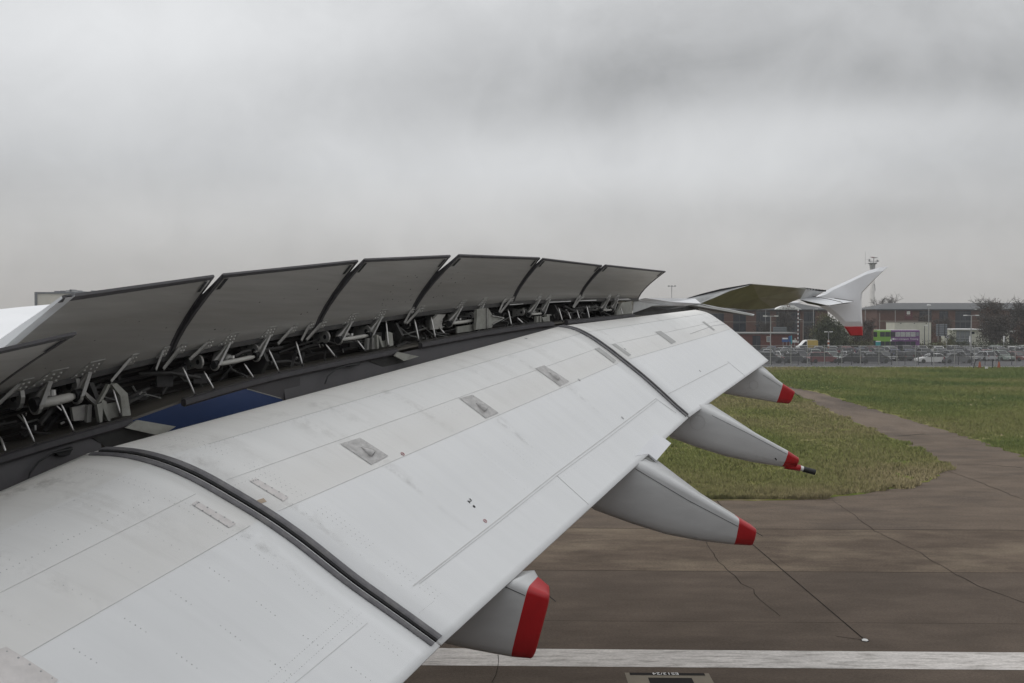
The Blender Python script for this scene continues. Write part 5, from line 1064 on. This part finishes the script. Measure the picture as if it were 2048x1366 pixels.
# trees and bushes -----------------------------------------------------------
def leafcloud(n, size, shape, tone=(.0, 1.0), seed=0):
    g = np.random.default_rng(seed); pts = []
    ncl = max(8, n // 45); cc = shape(g, ncl); tn = g.random(ncl)
    idx = g.integers(0, ncl, n); p = cc[idx] + g.normal(0, 1, (n, 3)) * size * 3.2; t = np.clip(tone[0] + (tone[1] - tone[0]) * (tn[idx] * .7 + g.random(n) * .3), 0, 1)
    a = g.normal(0, 1, (n, 3)); a /= np.linalg.norm(a, axis=1)[:, None]; b = np.cross(a, g.normal(0, 1, (n, 3))); b /= np.linalg.norm(b, axis=1)[:, None]
    s_ = size * g.uniform(.6, 1.4, (n, 1)); v = np.stack([p - a * s_, p + b * s_ * .7, p + a * s_, p - b * s_ * .7], 1).astype(np.float32); return v, t
def leafobj(name, v, t, m, parent):
    n = len(v); me = bpy.data.meshes.new(name); me.vertices.add(n * 4); me.vertices.foreach_set('co', v.ravel()); me.loops.add(n * 4); me.loops.foreach_set('vertex_index', np.arange(n * 4, dtype=np.int32)); me.polygons.add(n)
    me.polygons.foreach_set('loop_start', np.arange(n, dtype=np.int32) * 4); me.materials.append(m); me.update(calc_edges=True); a = me.attributes.new('tone', 'FLOAT', 'POINT'); a.data.foreach_set('value', np.repeat(t, 4).astype(np.float32))
    o = bpy.data.objects.new(name, me); link(o, parent); o['kind'] = 'stuff'; return o
def tree(px, D, ptop, w, label, leaf, n=1600, trunk=.22, bare=False, seed=1, nm='tree', low=.25, twig=.03, size=.16):
    t = thing(nm, label, 'bush' if nm == 'bush' else 'tree', put(px, D)); H = Zp(ptop, D); r = random.Random(seed); rad = w * D / F / 2; q = MB()
    z1 = H * low; q.tube([(0, 0, -.1), (r.uniform(-.1, .1), 0, z1), (r.uniform(-.3, .3), 0, H * .75)], [trunk, trunk * .75, trunk * .25], 7)
    tips = []
    nb = 26 if bare else 12
    for i in range(nb):
        z = H * r.uniform(low, .72); th = r.uniform(0, 6.28); ph = r.uniform(.3, 1.1); ln = min(rad * r.uniform(.6, 1.0) / max(math.sin(ph), .35), (H - z) / max(math.cos(ph), .2) * .95)
        e = V((math.cos(th) * math.sin(ph) * ln, math.sin(th) * math.sin(ph) * ln, z + math.cos(ph) * ln)); b0 = V((0, 0, z)); m_ = b0.lerp(e, .5) + V((0, 0, ln * .08)); q.tube([b0, m_, e], [trunk * .4, trunk * .22, twig], 5)
        for k in range(8 if bare else 3):
            s0_ = m_.lerp(e, r.random()); e2 = s0_ + V((r.uniform(-1, 1), r.uniform(-1, 1), r.uniform(-.1, 1.2))).normalized() * ln * r.uniform(.2, .42); q.tube([s0_, e2], [twig * 1.5, twig * .7], 4)
            if bare:
                for _ in range(4): s1_ = s0_.lerp(e2, r.uniform(.2, 1)); q.tube([s1_, s1_ + V((r.uniform(-1, 1), r.uniform(-1, 1), r.uniform(-.2, 1))).normalized() * ln * r.uniform(.1, .22)], [twig * .8, twig * .5], 3)
    q.obj('trunk', M['bark'], t)
    if n:
        def shp(g, k):
            u = g.normal(0, 1, (k, 3)); u /= np.linalg.norm(u, axis=1)[:, None]; rr = g.random((k, 1)) ** .45; p = u * rr * np.array([rad, rad * .8, H * (1 - low * .75) / 2]); p[:, 2] += H * (1 + low * .75) / 2 - .1; p[:, :2] *= (1.12 - .45 * np.clip((p[:, 2:3] / H - .5) * 2, 0, 1)); return p
        v, tt = leafcloud(n, size, shp, seed=seed); leafobj('crown', v, tt, M[leaf], t)
    return t
tree(1662, 198, 640, 62, 'large dark evergreen bush in front of the red wingtip', 'leafdark', 7000, .25, seed=3, nm='bush', low=.05, size=.16)
tree(1648, 203, 630, 44, 'olive yellow tree leaning out of the dark bush', 'leafyellow', 3600, .2, seed=4, low=.1)
tree(1738, 205, 640, 30, 'russet bare-branched tree at the foot of the radar tower', 'leafred', 1500, .18, bare=True, seed=5, low=.1, twig=.02, size=.12); tree(1716, 204, 655, 34, 'small brown leaved tree under the red wingtip', 'leafbrown', 1700, .15, seed=6, low=.08, size=.13)
tree(1768, 285, 598, 52, 'bare grey tree rising beyond the end of the hotel roof', 'leafbrown', 0, .3, bare=True, seed=7, low=.2, twig=.035)
tree(1985, 216, 603, 66, 'tall russet brown tree that hides part of the hotel roof', 'leafred', 6200, .32, bare=True, seed=8, low=.18, size=.15); tree(1992, 198, 634, 64, 'dark spreading tree in front of the white cabin', 'leafbrown', 5200, .28, bare=True, seed=9, low=.3, size=.13)
tree(2034, 224, 606, 56, 'tall grey brown tree at the end of the hotel roof', 'leafbrown', 3600, .3, bare=True, seed=10, low=.2, size=.15); tree(2052, 204, 640, 40, 'dark tree cut by the frame edge beside the kiosk', 'leafred', 2600, .25, bare=True, seed=11, low=.15)
tree(1572, 226, 626, 46, 'bare dark tree before the glazed bay under the pediment', 'leafbrown', 900, .22, bare=True, seed=12, low=.15, twig=.025, size=.10); tree(1527, 224, 646, 40, 'small bare tree behind the brick hut', 'leafbrown', 900, .18, bare=True, seed=13, low=.15, twig=.022, size=.10)
tree(1622, 226, 655, 34, 'small bare tree to the right of the striped pole', 'leafbrown', 700, .16, bare=True, seed=14, low=.1, twig=.02, size=.10)
tree(1884, 228, 640, 44, 'brown leaved tree in front of the hotel, left of the grey road sign', 'leafred', 2200, .2, bare=True, seed=15, low=.15, twig=.025, size=.12); tree(1850, 236, 628, 30, 'slender brown tree over the cream cabin roof', 'leafred', 1200, .18, bare=True, seed=16, low=.2, twig=.02, size=.12)
tree(1903, 206, 665, 14, 'small round clipped green bush by the white cabin', 'leafdark', 1200, .1, seed=17, nm='bush', low=.05, size=.10)
def hedge(px0, px1, D, ptop, label, leaf, n, seed):
    a, b = X(px0, D), X(px1, D); t = thing('hedge', label, 'hedge', ((a + b) / 2, D, 0)); H = Zp(ptop, D); w = (b - a) / 2
    def shp(g, k): return np.stack([g.uniform(-w, w, k), g.uniform(-.9, .9, k), g.uniform(.05, 1, k) ** .7 * H * (.8 + .2 * np.sin(g.uniform(0, 6, k)))], 1)
    v, tt = leafcloud(n, .12, shp, seed=seed); leafobj('foliage', v, tt, M[leaf], t); q = MB()
    for i in range(12): x = -w + 2 * w * (i + .5) / 12; q.tube([(x, 0, 0), (x + .1, 0, H * .6)], .04, 5)
    q.obj('stems', M['bark'], t, kind='stuff')
hedge(1690, 1750, 200, 682, 'green hedge between the dark bush and the bus', 'leafyellow', 3000, 21); hedge(1836, 1905, 200, 686, 'low green hedge to the right of the bus', 'leafyellow', 2600, 22); hedge(1905, 2060, 205, 683, 'low green hedge below the white cabin', 'leafdark', 4500, 23)
# markers at the fence foot -------------------------------------------------
MD = 133.5
for px, lab in ((1960, 'orange and white marker between the leaning and the upright black posts'), (1998.5, 'orange and white marker to the right of the upright black post')):
    t = thing('orange_marker', lab, 'marker', put(px, MD)); MB().tube([(0, 0, 0), (0, 0, .1)], .28, 10).obj('foot', M['dark'], t); MB().tube([(0, 0, .1), (0, 0, .9)], [.2, .08], 10).obj('cone', M['orange'], t); MB().tube([(0, 0, .35), (0, 0, .55)], [.152, .125], 10).obj('white_band', M['white'], t)
for px, dx, lab in ((1947.5, .22, 'leaning black post at the foot of the fence'), (1985.5, 0, 'upright black post at the foot of the fence')):
    t = thing('marker_post', lab, 'post', put(px, MD)); MB().tube([(0, 0, 0), (dx, 0, .95)], .06, 8).obj('post', M['dark'], t); MB().tube([(dx, 0, .95), (dx * 1.02, 0, 1.0)], .07, 8).obj('cap', M['black'], t)
t = thing('white_marker', 'small white marker block on the grass below the fence', 'marker', put(1973.5, 132)); MB().box((0, 0, .13), (.3, .25, .26)).obj('block', M['white'], t)
# far hangar on the left ------------------------------------------------------
D = 420; hg = thing('cargo_building', 'distant dark framed building with plant on its flat roof, above the white wing', 'building', (X(260, D), D, 0)); ox = X(260, D)
MB().bx(X(72, D) - ox, X(460, D) - ox, .5, 40, 0, Zp(587, D)).obj('wall', M['hangar'], hg); fr = MB().bx(X(70, D) - ox, X(460, D) - ox, 0, 41, Zp(587.3, D), Zp(584, D)).obj('roof_beam', M['slatedark'], hg); MB().bx(X(70, D) - ox, X(74.5, D) - ox, 0, .6, 0, Zp(587.3, D)).obj('corner_column', M['slatedark'], hg)
MB().bx(X(145, D) - ox, X(460, D) - ox, -.1, .6, 0, Zp(586, D)).obj('side_panel', M['slatedark'], hg)
for a, b, z in ((103, 112, 581.5), (115, 124, 581), (126, 150, 580), (134, 138, 578.5), (150, 165, 582.5), (165, 178, 583), (177, 179, 580.5), (193, 200, 582)): MB().bx(X(a, D) - ox, X(b, D) - ox, 3, 8, Zp(584, D), Zp(z, D)).obj('roof_plant', M['slatedark'] if a != 126 else M['towergrey'], hg)
MB().tube([(X(221, D) - ox, 4, Zp(584, D)), (X(221, D) - ox, 4, Zp(577, D)), (X(236, D) - ox, 4, Zp(577.5, D))], .25, 5).obj('roof_gantry', M['slatedark'], hg)

# ------------------------------------------------------------------ thin haze over the airfield
hm = bpy.data.materials.new('haze'); hm.use_nodes = True; ht = hm.node_tree; ht.nodes.remove(ht.nodes['Principled BSDF']); pv = ht.nodes.new('ShaderNodeVolumePrincipled')
pv.inputs['Density'].default_value = .00038; pv.inputs['Color'].default_value = (.92, .93, .95, 1); pv.inputs['Anisotropy'].default_value = .3; ht.links.new(pv.outputs[0], ht.nodes['Material Output'].inputs['Volume'])
hb = MB().bx(-460, 560, -60, 720, -1.1, 36).obj('haze', hm, None); hb['kind'] = 'stuff'
for o in bpy.data.objects:
    if o.name == 'ground': o.data.vertices.foreach_set('co', np.array([-455, -55, -.08, 555, -55, -.08, 555, 715, -.08, -455, 715, -.08], np.float32)); o.data.update()
